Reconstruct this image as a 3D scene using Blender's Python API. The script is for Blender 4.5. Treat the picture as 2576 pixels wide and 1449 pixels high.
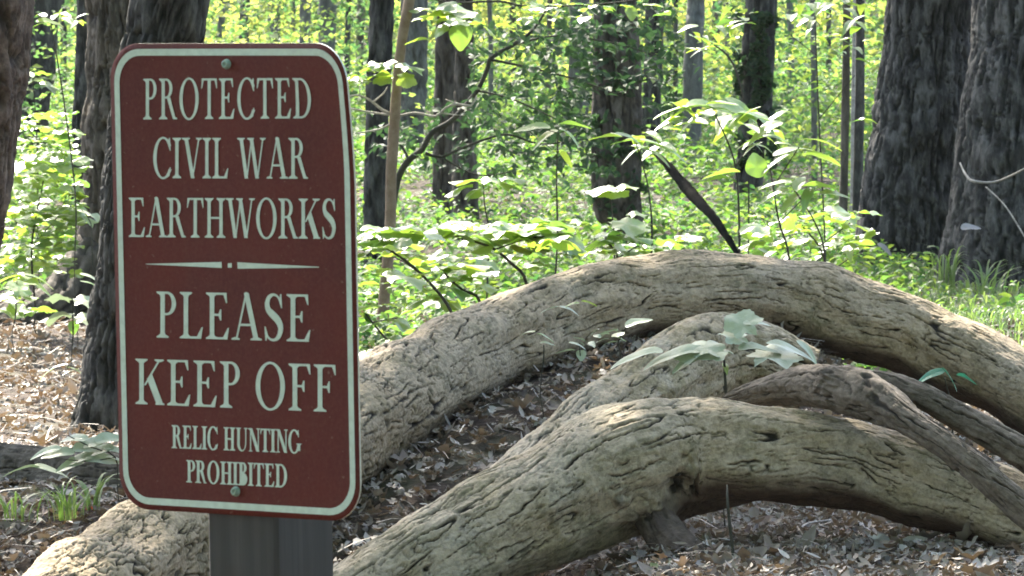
import bpy, math, random
import numpy as np
from mathutils import Vector, Matrix, geometry
R = math.radians
random.seed(7); rng = np.random.default_rng(7)
sc = bpy.context.scene
for o in list(bpy.data.objects): bpy.data.objects.remove(o)

# ------------------------------------------------------------------ camera, sky, sun, exposure
F = 15000.0; CX, CY = 1288.0, 724.5; PITCH = R(3.3); CAMH = 1.5
cam = bpy.data.cameras.new('camera'); camo = bpy.data.objects.new('camera', cam)
sc.collection.objects.link(camo); sc.camera = camo
camo.location = (0, 0, CAMH); camo.rotation_euler = (R(90) - PITCH, 0, 0)
cam.sensor_width = 36; cam.lens = 36 * F / 2576; cam.clip_start = .1; cam.clip_end = 2000
cam.dof.use_dof = True; cam.dof.focus_distance = 9.5; cam.dof.aperture_fstop = cam.lens / 3.7
SUN_EL, SUN_AZ = 45, -20            # azimuth measured from +Y (into the picture), negative = left
world = bpy.data.worlds.new('World'); sc.world = world; world.use_nodes = True
wn = world.node_tree; wn.nodes.clear()
sky = wn.nodes.new('ShaderNodeTexSky'); sky.sky_type = 'NISHITA'; sky.sun_disc = False
sky.sun_elevation = R(SUN_EL); sky.sun_rotation = R(SUN_AZ); sky.air_density = 1; sky.dust_density = 2.5
bg = wn.nodes.new('ShaderNodeBackground'); bg.inputs[1].default_value = .15
wo = wn.nodes.new('ShaderNodeOutputWorld')
wn.links.new(sky.outputs[0], bg.inputs[0]); wn.links.new(bg.outputs[0], wo.inputs[0])
sl = bpy.data.lights.new('sun', 'SUN'); sl.energy = 4.6; sl.angle = R(.6); sl.color = (1, .94, .82)
so = bpy.data.objects.new('sun', sl); sc.collection.objects.link(so)
sd = Vector((math.sin(R(SUN_AZ)) * math.cos(R(SUN_EL)), math.cos(R(SUN_AZ)) * math.cos(R(SUN_EL)), math.sin(R(SUN_EL))))
so.rotation_euler = sd.to_track_quat('Z', 'Y').to_euler(); so.location = (0, 0, 30)
sc.view_settings.view_transform = 'Standard'; sc.view_settings.look = 'None'
sc.view_settings.gamma = 1; sc.view_settings.use_curve_mapping = False
sc.view_settings.exposure = 2.3
sc.render.engine = 'CYCLES'
sc.cycles.max_bounces = 8; sc.cycles.diffuse_bounces = 5; sc.cycles.transmission_bounces = 5; sc.cycles.use_denoising = True
sc.cycles.sample_clamp_indirect = 6

fw = Vector((0, math.cos(PITCH), -math.sin(PITCH))); up = Vector((0, math.sin(PITCH), math.cos(PITCH)))
def P(px, py, d):
    "the place seen at (px, py) of a 2576 px wide picture, d metres away"
    return Vector((0, 0, CAMH)) + fw * d + Vector((1, 0, 0)) * ((px - CX) / F * d) - up * ((py - CY) / F * d)
def GD(py): return CAMH * F / (py + 140)      # distance of level ground seen at picture row py

# ------------------------------------------------------------------ helpers
def link(o, parent=None):
    sc.collection.objects.link(o)
    if parent: o.parent = parent
    return o
def tag(o, label=None, cat=None, group=None, kind=None):
    for k, v in (('label', label), ('category', cat), ('group', group), ('kind', kind)):
        if v: o[k] = v
    return o
def empty(name, loc, label, cat, group=None):
    o = bpy.data.objects.new(name, None); o.location = loc; o.empty_display_size = .1
    link(o); return tag(o, label, cat, group)
def mesh_np(name, V, Fc, mats, smooth=True, attrs=None, k=None):
    "V (n,3); Fc (m,k)"
    me = bpy.data.meshes.new(name); V = np.asarray(V, np.float32); Fc = np.asarray(Fc, np.int32)
    k = Fc.shape[1]; m = len(Fc)
    me.vertices.add(len(V)); me.vertices.foreach_set('co', V.ravel())
    me.loops.add(m * k); me.loops.foreach_set('vertex_index', Fc.ravel())
    me.polygons.add(m); me.polygons.foreach_set('loop_start', np.arange(m, dtype=np.int32) * k)
    me.polygons.foreach_set('use_smooth', np.full(m, smooth))
    me.update(calc_edges=True)
    for an, av in (attrs or {}).items():
        a = me.attributes.new(an, 'FLOAT', 'POINT'); a.data.foreach_set('value', np.asarray(av, np.float32))
    for mt in (mats if isinstance(mats, (list, tuple)) else [mats]): me.materials.append(mt)
    return me
def mobj(name, me, parent=None, loc=None):
    o = bpy.data.objects.new(name, me); link(o, parent)
    if loc is not None: o.location = loc
    return o
# numpy noise
def _h(ix, iy, s):
    n = (ix.astype(np.int64) * 374761393 + iy.astype(np.int64) * 668265263 + s * 1442695041) & 0xffffffff
    n = ((n ^ (n >> 13)) * 1274126177) & 0xffffffff
    n = ((n ^ (n >> 16)) * 2246822519) & 0xffffffff
    return ((n ^ (n >> 15)) & 0xffff) / 65535.0
def vn(x, y, s=0):
    x = np.asarray(x, float); y = np.asarray(y, float)
    ix, iy = np.floor(x), np.floor(y); fx, fy = x - ix, y - iy
    ux, uy = fx * fx * fx * (fx * (fx * 6 - 15) + 10), fy * fy * fy * (fy * (fy * 6 - 15) + 10)
    def g(i, j):
        a = _h(ix + i, iy + j, s) * 6.2831853
        return np.cos(a) * (fx - i) + np.sin(a) * (fy - j)
    a = g(0, 0) * (1 - ux) + g(1, 0) * ux; b = g(0, 1) * (1 - ux) + g(1, 1) * ux
    return (a * (1 - uy) + b * uy) * 1.5
def fbm(x, y, o=3, s=0):
    v = 0; a = 1; t = 0
    for i in range(o): v = v + a * vn(x * 2 ** i, y * 2 ** i, s + i * 17); t += a; a *= .5
    return v / t
def ss(a, b, x): t = np.clip((x - a) / (b - a), 0, 1); return t * t * (3 - 2 * t)
def voro(x, y, s=0):
    ix, iy = np.floor(x), np.floor(y); f1 = np.full(x.shape, 9.); f2 = f1.copy(); cid = np.zeros(x.shape)
    for i in (-1, 0, 1):
        for j in (-1, 0, 1):
            cx = ix + i + .1 + .8 * _h(ix + i, iy + j, s); cy = iy + j + .1 + .8 * _h(ix + i, iy + j, s + 5)
            d = np.hypot(x - cx, y - cy); c = _h(ix + i, iy + j, s + 9)
            cid = np.where(d < f1, c, cid); f2 = np.where(d < f1, f1, np.minimum(f2, d)); f1 = np.minimum(f1, d)
    return f1, f2 - f1, cid

# ------------------------------------------------------------------ materials
def mat(name):
    m = bpy.data.materials.new(name); m.use_nodes = True; nt = m.node_tree; nt.nodes.clear()
    out = nt.nodes.new('ShaderNodeOutputMaterial'); return m, nt, out
def nd(nt, t, **kw):
    n = nt.nodes.new(t)
    for k, v in kw.items():
        if k.startswith('i_'):
            key = k[2:]; n.inputs[int(key) if key.isdigit() else key.replace('_', ' ')].default_value = v
        else: setattr(n, k, v)
    return n
def noise(nt, vec, scale, detail=4, rough=.55):
    n = nd(nt, 'ShaderNodeTexNoise'); n.inputs['Scale'].default_value = scale; n.inputs['Detail'].default_value = detail
    n.inputs['Roughness'].default_value = rough
    if vec is not None: nt.links.new(vec, n.inputs['Vector'])
    return n.outputs[0]
def ramp(nt, fac, stops):
    r = nd(nt, 'ShaderNodeValToRGB'); e = r.color_ramp.elements
    while len(e) < len(stops): e.new(.5)
    for el, (p, c) in zip(e, stops): el.position = p; el.color = (*c, 1) if len(c) == 3 else c
    nt.links.new(fac, r.inputs[0]); return r.outputs[0]
def mix(nt, fac, a, b, mode='MIX'):
    m = nd(nt, 'ShaderNodeMix', data_type='RGBA', blend_type=mode)
    for sock, v in ((m.inputs[0], fac), (m.inputs[6], a), (m.inputs[7], b)):
        if isinstance(v, (int, float)): sock.default_value = v
        elif isinstance(v, tuple): sock.default_value = (*v, 1)
        else: nt.links.new(v, sock)
    return m.outputs[2]
def mapping(nt, vec, scale):
    m = nd(nt, 'ShaderNodeMapping'); nt.links.new(vec, m.inputs[0]); m.inputs['Scale'].default_value = scale; return m.outputs[0]
def bump(nt, h, dist, strength=1):
    b = nd(nt, 'ShaderNodeBump'); b.inputs['Distance'].default_value = dist; b.inputs['Strength'].default_value = strength
    nt.links.new(h, b.inputs['Height']); return b.outputs[0]
def principled(nt, out, col, rough=.8, nrm=None, spec=.3):
    p = nd(nt, 'ShaderNodeBsdfPrincipled'); p.inputs['Specular IOR Level'].default_value = spec
    if isinstance(col, tuple): p.inputs['Base Color'].default_value = (*col, 1)
    else: nt.links.new(col, p.inputs['Base Color'])
    if isinstance(rough, (int, float)): p.inputs['Roughness'].default_value = rough
    else: nt.links.new(rough, p.inputs['Roughness'])
    if nrm is not None: nt.links.new(nrm, p.inputs['Normal'])
    if out is not None: nt.links.new(p.outputs[0], out.inputs[0])
    return p.outputs[0]
def attr(nt, n): a = nd(nt, 'ShaderNodeAttribute', attribute_name=n); return a.outputs['Fac']
def gpos(nt): return nd(nt, 'ShaderNodeNewGeometry').outputs['Position']

def bark_mat(name, c1, c2, c3, moss=(.06, .08, .03), moss_lo=.55, crack=(.03, .024, .018), scale=1.0, rough=.85, vert=False, patch=None, spec=.25):
    m, nt, out = mat(name); g = gpos(nt)
    if vert: g = mapping(nt, g, (1, 1, .34))
    a = noise(nt, g, 3.2 * scale, 6); b = noise(nt, g, 22 * scale, 6, .65); d = noise(nt, g, 120, 4, .6)
    col = mix(nt, ramp(nt, a, [(.35, (0, 0, 0)), (.65, (1, 1, 1))]), c1, c2)
    if patch: col = mix(nt, ramp(nt, noise(nt, g, 1.9, 5, .6), [(.42, (0, 0, 0)), (.60, (.85, .85, .85))]), col, patch)
    if patch: col = mix(nt, ramp(nt, noise(nt, mapping(nt, g, (1.3, 1, 1)), 4.1, 6, .7), [(.56, (0, 0, 0)), (.64, (.6, .6, .6))]), col, tuple(c * 1.25 for c in patch))
    col = mix(nt, ramp(nt, noise(nt, g, 55, 5, .7), [(.42, (0, 0, 0)), (.62, (.7, .7, .7))]), col, mix(nt, .6, col, crack))
    col = mix(nt, ramp(nt, b, [(.45, (0, 0, 0)), (.7, (1, 1, 1))]), col, c3)
    col = mix(nt, ramp(nt, noise(nt, g, 6.3 * scale, 7, .7), [(moss_lo, (0, 0, 0)), (moss_lo + .14, (.8, .8, .8))]), col, moss)
    col = mix(nt, ramp(nt, d, [(.3, (.55, .55, .55)), (.6, (0, 0, 0))]), col, mix(nt, .5, col, crack))
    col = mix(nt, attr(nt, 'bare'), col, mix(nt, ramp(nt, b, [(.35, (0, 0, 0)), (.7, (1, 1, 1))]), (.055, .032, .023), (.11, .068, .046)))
    col = mix(nt, attr(nt, 'crack'), col, crack)
    principled(nt, out, col, rough, bump(nt, mix(nt, .5, b, d) if vert else d, .012 if vert else .005, .8 if vert else .6), spec)
    return m
M_LOG = bark_mat('pale_log_bark', (.37, .270, .155), (.27, .205, .105), (.46, .35, .23), (.10, .098, .048), .55, crack=(.016, .011, .008), patch=(.38, .305, .215))
M_LOG2 = bark_mat('grey_log_bark', (.39, .30, .185), (.29, .235, .13), (.48, .38, .265), (.14, .13, .065), .58, crack=(.016, .012, .008), patch=(.42, .36, .275))
M_BRANCH = bark_mat('grey_branch_bark', (.16, .122, .086), (.12, .094, .066), (.21, .168, .128), (.10, .10, .06), .62)
M_BARKD = bark_mat('dark_tree_bark', (.046, .043, .036), (.035, .033, .027), (.13, .12, .10), (.055, .065, .035), .6, crack=(.009, .008, .007), vert=True)
M_BARKD2 = bark_mat('charcoal_furrowed_bark', (.056, .050, .044), (.038, .035, .031), (.16, .148, .132), (.05, .055, .035), .62, crack=(.008, .007, .006), vert=True)
M_BARKB = bark_mat('brown_tree_bark', (.085, .068, .048), (.07, .058, .04), (.16, .135, .105), (.07, .08, .04), .62, crack=(.02, .016, .012), vert=True)
M_BARKR = bark_mat('reddish_tree_bark', (.10, .062, .045), (.08, .052, .038), (.20, .14, .10), (.08, .08, .04), .64)
M_BARKG = bark_mat('grey_far_bark', (.13, .125, .105), (.10, .10, .08), (.19, .185, .15), (.08, .10, .05), .58, vert=True)
M_SAP = bark_mat('tan_sapling_bark', (.22, .155, .10), (.19, .135, .085), (.28, .205, .14), (.25, .19, .10), .62, crack=(.15, .09, .05))
M_ROOT = bark_mat('dark_brown_root_bark', (.085, .058, .042), (.06, .043, .032), (.14, .105, .08), (.07, .07, .04), .62)
M_TWIG = bark_mat('pale_twig_bark', (.42, .37, .31), (.36, .31, .26), (.48, .43, .37), (.25, .24, .18), .66)
M_BACKLIT = bark_mat('backlit_black_bark', (.014, .013, .012), (.010, .010, .009), (.03, .028, .025), (.02, .025, .012), .6, crack=(.006, .006, .006), spec=0.)  # near-black tone stands in for the limb being backlit
M_STEM = bark_mat('dark_stem_bark', (.05, .045, .035), (.04, .04, .025), (.08, .07, .05), (.05, .06, .02), .6)

def leaf_mat(name, cols, trans, rough=.4, tw=.45, objrand=False, spec=.5, coat=0.):
    m, nt, out = mat(name)
    r = nd(nt, 'ShaderNodeObjectInfo').outputs['Random'] if objrand else attr(nt, 'rnd')
    n = len(cols); col = ramp(nt, r, [(i / max(n - 1, 1), c) for i, c in enumerate(cols)])
    tc = ramp(nt, r, [(i / max(len(trans) - 1, 1), c) for i, c in enumerate(trans)])
    blotch = noise(nt, gpos(nt), 60, 3)
    col = mix(nt, ramp(nt, blotch, [(.4, (0, 0, 0)), (.7, (.5, .5, .5))]), col, mix(nt, .5, col, (.25, .25, .1)))
    nrm = bump(nt, noise(nt, gpos(nt), 90, 2), .004, .4)
    p = principled(nt, None, col, rough, nrm, spec)
    p.node.inputs['Coat Weight'].default_value = coat; p.node.inputs['Coat Roughness'].default_value = .3
    t = nd(nt, 'ShaderNodeBsdfTranslucent'); nt.links.new(tc, t.inputs[0])
    mx = nd(nt, 'ShaderNodeMixShader'); mx.inputs[0].default_value = tw
    nt.links.new(p, mx.inputs[1]); nt.links.new(t.outputs[0], mx.inputs[2]); nt.links.new(mx.outputs[0], out.inputs[0])
    return m
M_LEAF = leaf_mat('fresh_leaf', [(.10, .18, .045), (.14, .21, .06), (.09, .17, .05)], [(.30, .52, .05), (.46, .62, .06), (.20, .42, .06)], .46, .38, True, 1.0, .45)
M_LEAFP = leaf_mat('pale_dusty_leaf', [(.33, .37, .25), (.38, .41, .29), (.27, .33, .22)], [(.26, .36, .18), (.24, .32, .16)], .4, .25, True, .6)
M_LEAFG = leaf_mat('blue_green_leaf', [(.03, .16, .10), (.04, .18, .11)], [(.05, .3, .15), (.05, .3, .15)], .45, .3, True)
M_UNDER = leaf_mat('undergrowth_leaf', [(.03, .075, .02), (.055, .11, .025), (.035, .09, .04), (.09, .14, .04), (.04, .09, .03)], [(.13, .31, .04), (.24, .42, .05), (.08, .24, .06), (.36, .48, .06), (.11, .28, .05)], .55, .42, False, .2)
M_FAR = leaf_mat('far_leaf', [(.02, .04, .025), (.03, .06, .035), (.045, .085, .045), (.07, .12, .05), (.12, .16, .06)], [(.06, .16, .05), (.13, .27, .07), (.26, .40, .08), (.44, .54, .09), (.62, .62, .12)], .6, .5, False, .12)
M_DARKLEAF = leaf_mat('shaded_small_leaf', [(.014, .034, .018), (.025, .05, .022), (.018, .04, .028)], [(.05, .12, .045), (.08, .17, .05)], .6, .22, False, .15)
M_LITTER = leaf_mat('dead_leaf_brown', [(.15, .115, .09), (.30, .245, .20), (.07, .052, .042), (.52, .465, .42), (.17, .115, .09), (.27, .235, .205), (.05, .040, .034), (.40, .335, .285)], [(.25, .15, .08), (.3, .2, .1)], .6, .12, False, .3)
M_DEADO = leaf_mat('dead_leaf_grey', [(.42, .39, .36), (.34, .31, .30)], [(.3, .25, .2), (.3, .25, .2)], .6, .1, True, .3)
M_RED = leaf_mat('dead_leaf_red', [(.45, .07, .035), (.4, .09, .04)], [(.6, .08, .03), (.5, .1, .03)], .5, .3, True, .3)
M_GRASS = leaf_mat('grass_blade', [(.08, .14, .04), (.14, .19, .07), (.26, .29, .16), (.06, .13, .05)], [(.18, .34, .05), (.3, .42, .09)], .4, .4, False, .5)
M_CANOPY = leaf_mat('canopy_leaf', [(.05, .09, .025), (.06, .11, .03)], [(.2, .36, .05), (.25, .4, .06)], .5, .4, False, .3)

def ground_mat():
    m, nt, out = mat('forest_soil'); g = gpos(nt)
    a = noise(nt, g, 30, 8, .7); b = noise(nt, g, 4, 5)
    col = ramp(nt, a, [(.3, (.018, .012, .009)), (.5, (.055, .037, .026)), (.7, (.14, .10, .075))])
    col = mix(nt, ramp(nt, b, [(.5, (0, 0, 0)), (.7, (.6, .6, .6))]), col, (.08, .09, .045))
    principled(nt, out, col, .9, bump(nt, a, .02, .8), .2); return m
M_GROUND = ground_mat()
def simple(name, c, rough=.5, spec=.5, var=.25, sc_=40, bumpd=.0005, c2=None, metal=0):
    m, nt, out = mat(name); g = gpos(nt); n = noise(nt, g, sc_, 6, .6)
    d = c2 or tuple(x * (1 - var) for x in c)
    col = mix(nt, ramp(nt, n, [(.35, (0, 0, 0)), (.65, (1, 1, 1))]), d, c)
    p = principled(nt, out, col, rough, bump(nt, noise(nt, g, 400, 3), bumpd, .4), spec)
    p.node.inputs['Metallic'].default_value = metal
    return m
def sign_mat():
    m, nt, out = mat('maroon_sign_face'); g = gpos(nt)
    a = noise(nt, g, 9, 5, .6); b = noise(nt, g, 260, 3, .7); c = noise(nt, g, 45, 6, .75)
    col = mix(nt, ramp(nt, a, [(.35, (0, 0, 0)), (.68, (1, 1, 1))]), (.090, .0125, .0135), (.125, .018, .014))
    col = mix(nt, ramp(nt, b, [(.4, (0, 0, 0)), (.7, (.5, .5, .5))]), col, (.15, .045, .035))
    col = mix(nt, ramp(nt, c, [(.60, (0, 0, 0)), (.75, (.35, .35, .35))]), col, (.12, .055, .035))
    st = noise(nt, mapping(nt, g, (60, 60, 4)), 1, 5, .65); col = mix(nt, ramp(nt, st, [(.55, (0, 0, 0)), (.75, (.25, .25, .25))]), col, (.13, .05, .04))
    fleck = noise(nt, g, 170, 2, .5); col = mix(nt, ramp(nt, fleck, [(.70, (0, 0, 0)), (.76, (.5, .5, .5))]), col, (.25, .16, .14))
    principled(nt, out, col, ramp(nt, a, [(.3, (.48,) * 3), (.7, (.62,) * 3)]), bump(nt, b, .0003, .5), .25); return m
M_SIGN = sign_mat()
M_PRINT = simple('mint_reflective_print', (.62, .74, .67), .45, .5, .16, 120)
M_ALU = simple('weathered_aluminium', (.62, .62, .55), .4, .5, .3, 60, .0003, metal=.3)
M_BOLT = simple('pale_green_bolt', (.30, .42, .36), .35, .6, .3, 200)
M_CUT = simple('weathered_cut_wood', (.30, .27, .18), .85, .2, .5, 50, .004)
def post_mat():
    m, nt, out = mat('grey_weathered_post'); tc = nd(nt, 'ShaderNodeTexCoord').outputs['Object']
    g1 = noise(nt, mapping(nt, tc, (90, 90, 3)), 1, 6, .6); g2 = noise(nt, tc, 14, 4)
    col = ramp(nt, g1, [(.3, (.052, .050, .053)), (.55, (.070, .067, .069)), (.75, (.095, .090, .088))])
    col = mix(nt, ramp(nt, g2, [(.45, (0, 0, 0)), (.7, (.5, .5, .5))]), col, (.065, .05, .045))
    principled(nt, out, col, .85, bump(nt, g1, .0015, .6), .25); return m
M_POST = post_mat()

# ------------------------------------------------------------------ tubes (logs, trunks, branches, stems)
def catmull(pts, svals=None, ds=.02):
    A = np.array([list(p) for p in pts], float)          # columns x y z r
    n = len(A); out = []
    for i in range(n - 1):
        p0 = A[max(i - 1, 0)]; p1 = A[i]; p2 = A[i + 1]; p3 = A[min(i + 2, n - 1)]
        L = np.linalg.norm(p2[:3] - p1[:3]); k = max(2, int(L / ds))
        for t in np.arange(k) / k:
            out.append(.5 * ((2 * p1) + (-p0 + p2) * t + (2 * p0 - 5 * p1 + 4 * p2 - p3) * t * t + (-p0 + 3 * p1 - 3 * p2 + p3) * t ** 3))
    out.append(A[-1]); return np.array(out)
def bark_fallen(s, t, plate=0., seed=0):
    s2 = s + .03 * vn(s * 7, t * 12, seed) + .01 * vn(s * 30, t * 40, seed + 51); t2 = t + .016 * fbm(s * 6, t * 9, 2, seed + 1) + .0035 * vn(s * 50, t * 60, seed + 52)
    n1 = vn(s2 * 3.6, t2 * 30, seed + 2); m1 = ss(-.04, .16, vn(s * 8, t * 26, seed + 3) + plate * .2)
    c1 = ss(1, .3, np.abs(n1) / .085) * m1
    n2 = vn(s2 * 7, t2 * 52, seed + 4); m2 = ss(-.1, .2, vn(s * 12, t * 34, seed + 5) + plate * .1)
    c2 = ss(1, .1, np.abs(n2) / .062) * m2 * .7
    n4 = vn(s2 * 16, t2 * 20, seed + 14); m4 = ss(.22, .42, vn(s * 22, t * 30, seed + 15) + plate * .12)
    c4 = ss(1, .1, np.abs(n4) / .045) * m4 * .6
    f1, e, cid = voro(s2 / .085 + .35 * vn(s * 30, t * 30, seed + 8), t2 / .023 + .3 * vn(s * 33, t * 33, seed + 9), seed)
    c3 = ss(.13, .02, e) * plate * ss(-.25, .15, vn(s * 9, t * 12, seed + 6))
    crack = np.clip(np.maximum(np.maximum(np.maximum(c1, c2), c3), c4), 0, 1)
    h = -.009 * crack + .0034 * fbm(s * 38, t * 85, 4, seed + 7) + .004 * vn(s * 4, t * 7, seed + 10) + plate * .002 * (cid - .5)
    return h, crack
def bark_upright(s, t, plate=0., seed=0):
    t2 = t + .012 * fbm(s * 5, t * 10, 2, seed)
    n1 = vn(s * 4.5, t2 * 30, seed + 1); c1 = ss(1, .1, np.abs(n1) / .22)
    n2 = vn(s * 20, t2 * 50, seed + 2); c2 = ss(1, .2, np.abs(n2) / .2) * .6
    crack = np.clip(np.maximum(c1, c2) * ss(-.5, .1, vn(s * 8, t * 20, seed + 3)), 0, 1)
    return -.022 * crack + .007 * fbm(s * 22, t * 55, 4, seed + 4), crack * .9
def tube(name, pts, m, parent=None, nt_=12, ds=.05, bark=None, seed=0, plate=None, ref=(0, 0, 1), lumps=0., knots=(), stripped=None, fine=None, origin=None):
    "pts: (x,y,z,r). fine: z limit under which ds is used and above which it is five times coarser"
    C = catmull(pts, ds=ds); P3, r = C[:, :3], C[:, 3]
    if fine is not None:
        keep = (P3[:, 2] < fine) | (np.arange(len(P3)) % 12 == 0); keep[-1] = True; P3, r = P3[keep], r[keep]
    T = np.gradient(P3, axis=0); T /= np.linalg.norm(T, axis=1)[:, None]
    s = np.r_[0, np.cumsum(np.linalg.norm(np.diff(P3, axis=0), axis=1))]
    S = np.cross(T, np.array(ref, float)); S /= np.linalg.norm(S, axis=1)[:, None]; U = np.cross(S, T)
    a = np.linspace(-math.pi, math.pi, nt_ + 1)[:-1]
    n = len(P3); rm = float(np.mean(r))
    sg, ag = np.meshgrid(s, a, indexing='ij'); tg = ag * rm
    rr = np.repeat(r[:, None], nt_, 1)
    if lumps: rr = rr * (1 + lumps * vn(sg * 3.2, np.cos(ag) * 1.2 + seed, seed + 31) + lumps * .6 * vn(sg * 7, np.sin(ag) * 1.5, seed + 33) + lumps * .5 * vn(np.cos(ag) * 2 + sg * 1.5, np.sin(ag) * 2, seed + 35))
    crack = np.zeros_like(rr)
    if bark:
        pl = 0. if plate is None else np.interp(s, [p[0] * s[-1] for p in plate], [p[1] for p in plate])[:, None] * np.ones_like(rr)
        h, crack = bark(sg, tg, pl, seed); rr = rr + h
    for (ks, ka, kr, kh, kc) in knots:         # metres along, angle, radius, height, crack colour
        q = np.hypot(sg - ks, (ag - ka) * rm) / kr * (1 + .5 * vn(sg * 30, ag * 5, seed + 40))
        w = np.exp(-q * q * 1.6); rr = rr + kh * w * (1 + .8 * vn(sg * 60, ag * 12, seed + 41)); crack = np.maximum(crack, kc * ss(.45, .9, w))
    V = P3[:, None, :] + rr[..., None] * (np.cos(ag)[..., None] * U[:, None, :] + np.sin(ag)[..., None] * S[:, None, :])
    V = V.reshape(-1, 3)
    i = np.arange(n - 1)[:, None] * nt_; j = np.arange(nt_)[None, :]; j2 = (j + 1) % nt_
    Q = np.stack([i + j, i + j2, i + nt_ + j2, i + nt_ + j], -1).reshape(-1, 4)
    # close the ends with rings drawn into the middle
    at = crack.reshape(-1)
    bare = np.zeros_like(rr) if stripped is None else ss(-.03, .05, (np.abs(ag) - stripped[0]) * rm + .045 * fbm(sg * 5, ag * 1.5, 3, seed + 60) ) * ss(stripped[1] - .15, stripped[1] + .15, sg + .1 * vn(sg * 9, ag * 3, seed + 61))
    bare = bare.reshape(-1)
    for end, base in ((0, 0), (1, (n - 1) * nt_)):
        c = P3[-1 if end else 0]; ring = V[base:base + nt_]
        prev = np.arange(base, base + nt_)
        for q in (.72, .4, .08):
            nv = c + (ring - c) * q; nv = nv + (0.02 * rm * rng.standard_normal((nt_, 1))) * T[-1 if end else 0]
            st = len(V); V = np.r_[V, nv]; at = np.r_[at, np.full(nt_, .25)]; bare = np.r_[bare, np.zeros(nt_)]
            new = np.arange(st, st + nt_)
            qd = np.stack([prev, np.roll(prev, -1), np.roll(new, -1), new], -1)
            Q = np.r_[Q, qd if end else qd[:, ::-1]]; prev = new
    org = np.array(origin if origin is not None else (0, 0, 0), float)
    me = mesh_np(name, V - org, Q[:, ::-1] if True else Q, m, True, {'crack': at, 'bare': bare})
    return mobj(name, me, parent)
def pxpath(lst, r_scale=1.):
    "(px, py, d, r_px) -> (x, y, z, r)"
    o = []
    for px, py, d, rp in lst:
        p = P(px, py, d); o.append((p.x, p.y, p.z, rp / F * d * r_scale))
    return o
def stick(name, lst, m, parent=None, n=7, ds=.03, seed=0, lumps=.12):
    "twig or stem given as picture points with radii, relative to its parent's origin"
    org = parent.location if parent else (0, 0, 0)
    return tube(name, pxpath(lst), m, parent, n, ds, None, seed, ref=(.1, 1, .15), lumps=lumps, origin=org)

# ------------------------------------------------------------------ ground
def ss_(px): return ss(700, 1150, px) * (1 - .75 * ss(2050, 2350, px))
# centre line of the long arched log (needed here: litter and soil are banked up under it)
ARCH = [(-260, 1800, 13.9, 150), (-40, 1670, 14.1, 148), (150, 1560, 14.4, 146), (390, 1385, 14.9, 144), (650, 1220, 15.5, 143), (905, 1058, 16.1, 139), (1190, 893, 16.7, 121), (1480, 777, 17.1, 108), (1800, 740, 17.3, 104), (2010, 765, 17.4, 104), (2170, 810, 17.4, 104), (2335, 862, 17.4, 103), (2545, 965, 17.3, 101), (2760, 1110, 17.2, 97), (2960, 1290, 17.1, 90)]
_ax = np.array([(q[0] - CX) / F * q[2] for q in ARCH]); _ay = np.array([q[2] for q in ARCH])
_az = np.array([max(0., CAMH - (q[1] + q[3] * .93 + 140) / F * q[2]) for q in ARCH]) * ss_(np.array([q[0] for q in ARCH]))
def gz(x, y):
    rx, ry, rz = np.interp(x, _ax, _ay), np.interp(x, _ax, _ay), np.interp(x, _ax, _az)
    bank = rz * np.where(y < ry, ss(ry - 1.75, ry - .05, y), ss(ry + 1.3, ry + .1, y))
    return bank + gz0(x, y)
def gz0(x, y):
    return .02 * fbm(x * .6, y * .6, 3, 3) - .15 * ss(15.9, 14.7, y) * ss(.42, .0, x) + .10 * np.exp(-((x - 2.0) ** 2 + ((y - 21.5) / 1.4) ** 2) / .8) 
def terrain():
    xs = np.unique(np.r_[np.linspace(-300, -8, 30), np.linspace(-8, -2.2, 30), np.linspace(-2.2, 2.6, 160), np.linspace(2.6, 8, 30), np.linspace(8, 300, 30)])
    ys = np.unique(np.r_[np.linspace(-60, 12, 30), np.linspace(12, 30, 500), np.linspace(30, 70, 160), np.linspace(70, 600, 80)])
    X, Y = np.meshgrid(xs, ys, indexing='ij'); Z = gz(X, Y) + .012 * fbm(X * 9, Y * 9, 3, 8) * (Y < 35)
    V = np.stack([X, Y, Z], -1).reshape(-1, 3); ny = len(ys)
    i = np.arange(len(xs) - 1)[:, None] * ny; j = np.arange(ny - 1)[None, :]
    Q = np.stack([i + j, i + ny + j, i + ny + j + 1, i + j + 1], -1).reshape(-1, 4)
    return tag(mobj('ground', mesh_np('ground', V, Q, M_GROUND)), kind='structure', label='brown forest floor under leaves and logs')
terrain()

# ------------------------------------------------------------------ scattered leaves
def tmpl_fold(fold=.25, droop=.2, w=.5):
    "pointed leaf, 6 quads, length 1 along +X, up +Z"
    xs = [0, .25, .6, 1.0]; ws = [.04, w * .8, w * .9, .02]; V = []
    for x, ww in zip(xs, ws):
        z = -droop * x * x
        V += [(x - .5, -ww / 2, z + fold * ww / 2), (x - .5, 0, z), (x - .5, ww / 2, z + fold * ww / 2)]
    Q = []
    for k in range(3):
        b = 3 * k; Q += [(b, b + 3, b + 4, b + 1), (b + 1, b + 4, b + 5, b + 2)]
    return np.array(V, float), np.array(Q)
def tmpl_lobed(curl=.5, seed=0):
    "dead oak-like leaf: lobed outline, curled"
    g = np.random.default_rng(seed); V = []; n = 6; Q = []
    prof = [.06, .34, .20, .46, .24, .36, .05]
    for k in range(n + 1):
        x = k / n - .5; w = prof[k] * (1 + .25 * g.standard_normal())
        z = curl * (x * x * 1.6) + .05 * g.standard_normal(); zz = curl * w * (.9 + .3 * g.standard_normal())
        V += [(x, -w / 1.3, z + zz), (x, 0, z), (x, w / 1.3, z + zz * .8)]
    for k in range(n):
        b = 3 * k; Q += [(b, b + 3, b + 4, b + 1), (b + 1, b + 4, b + 5, b + 2)]
    return np.array(V, float), np.array(Q)
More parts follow.
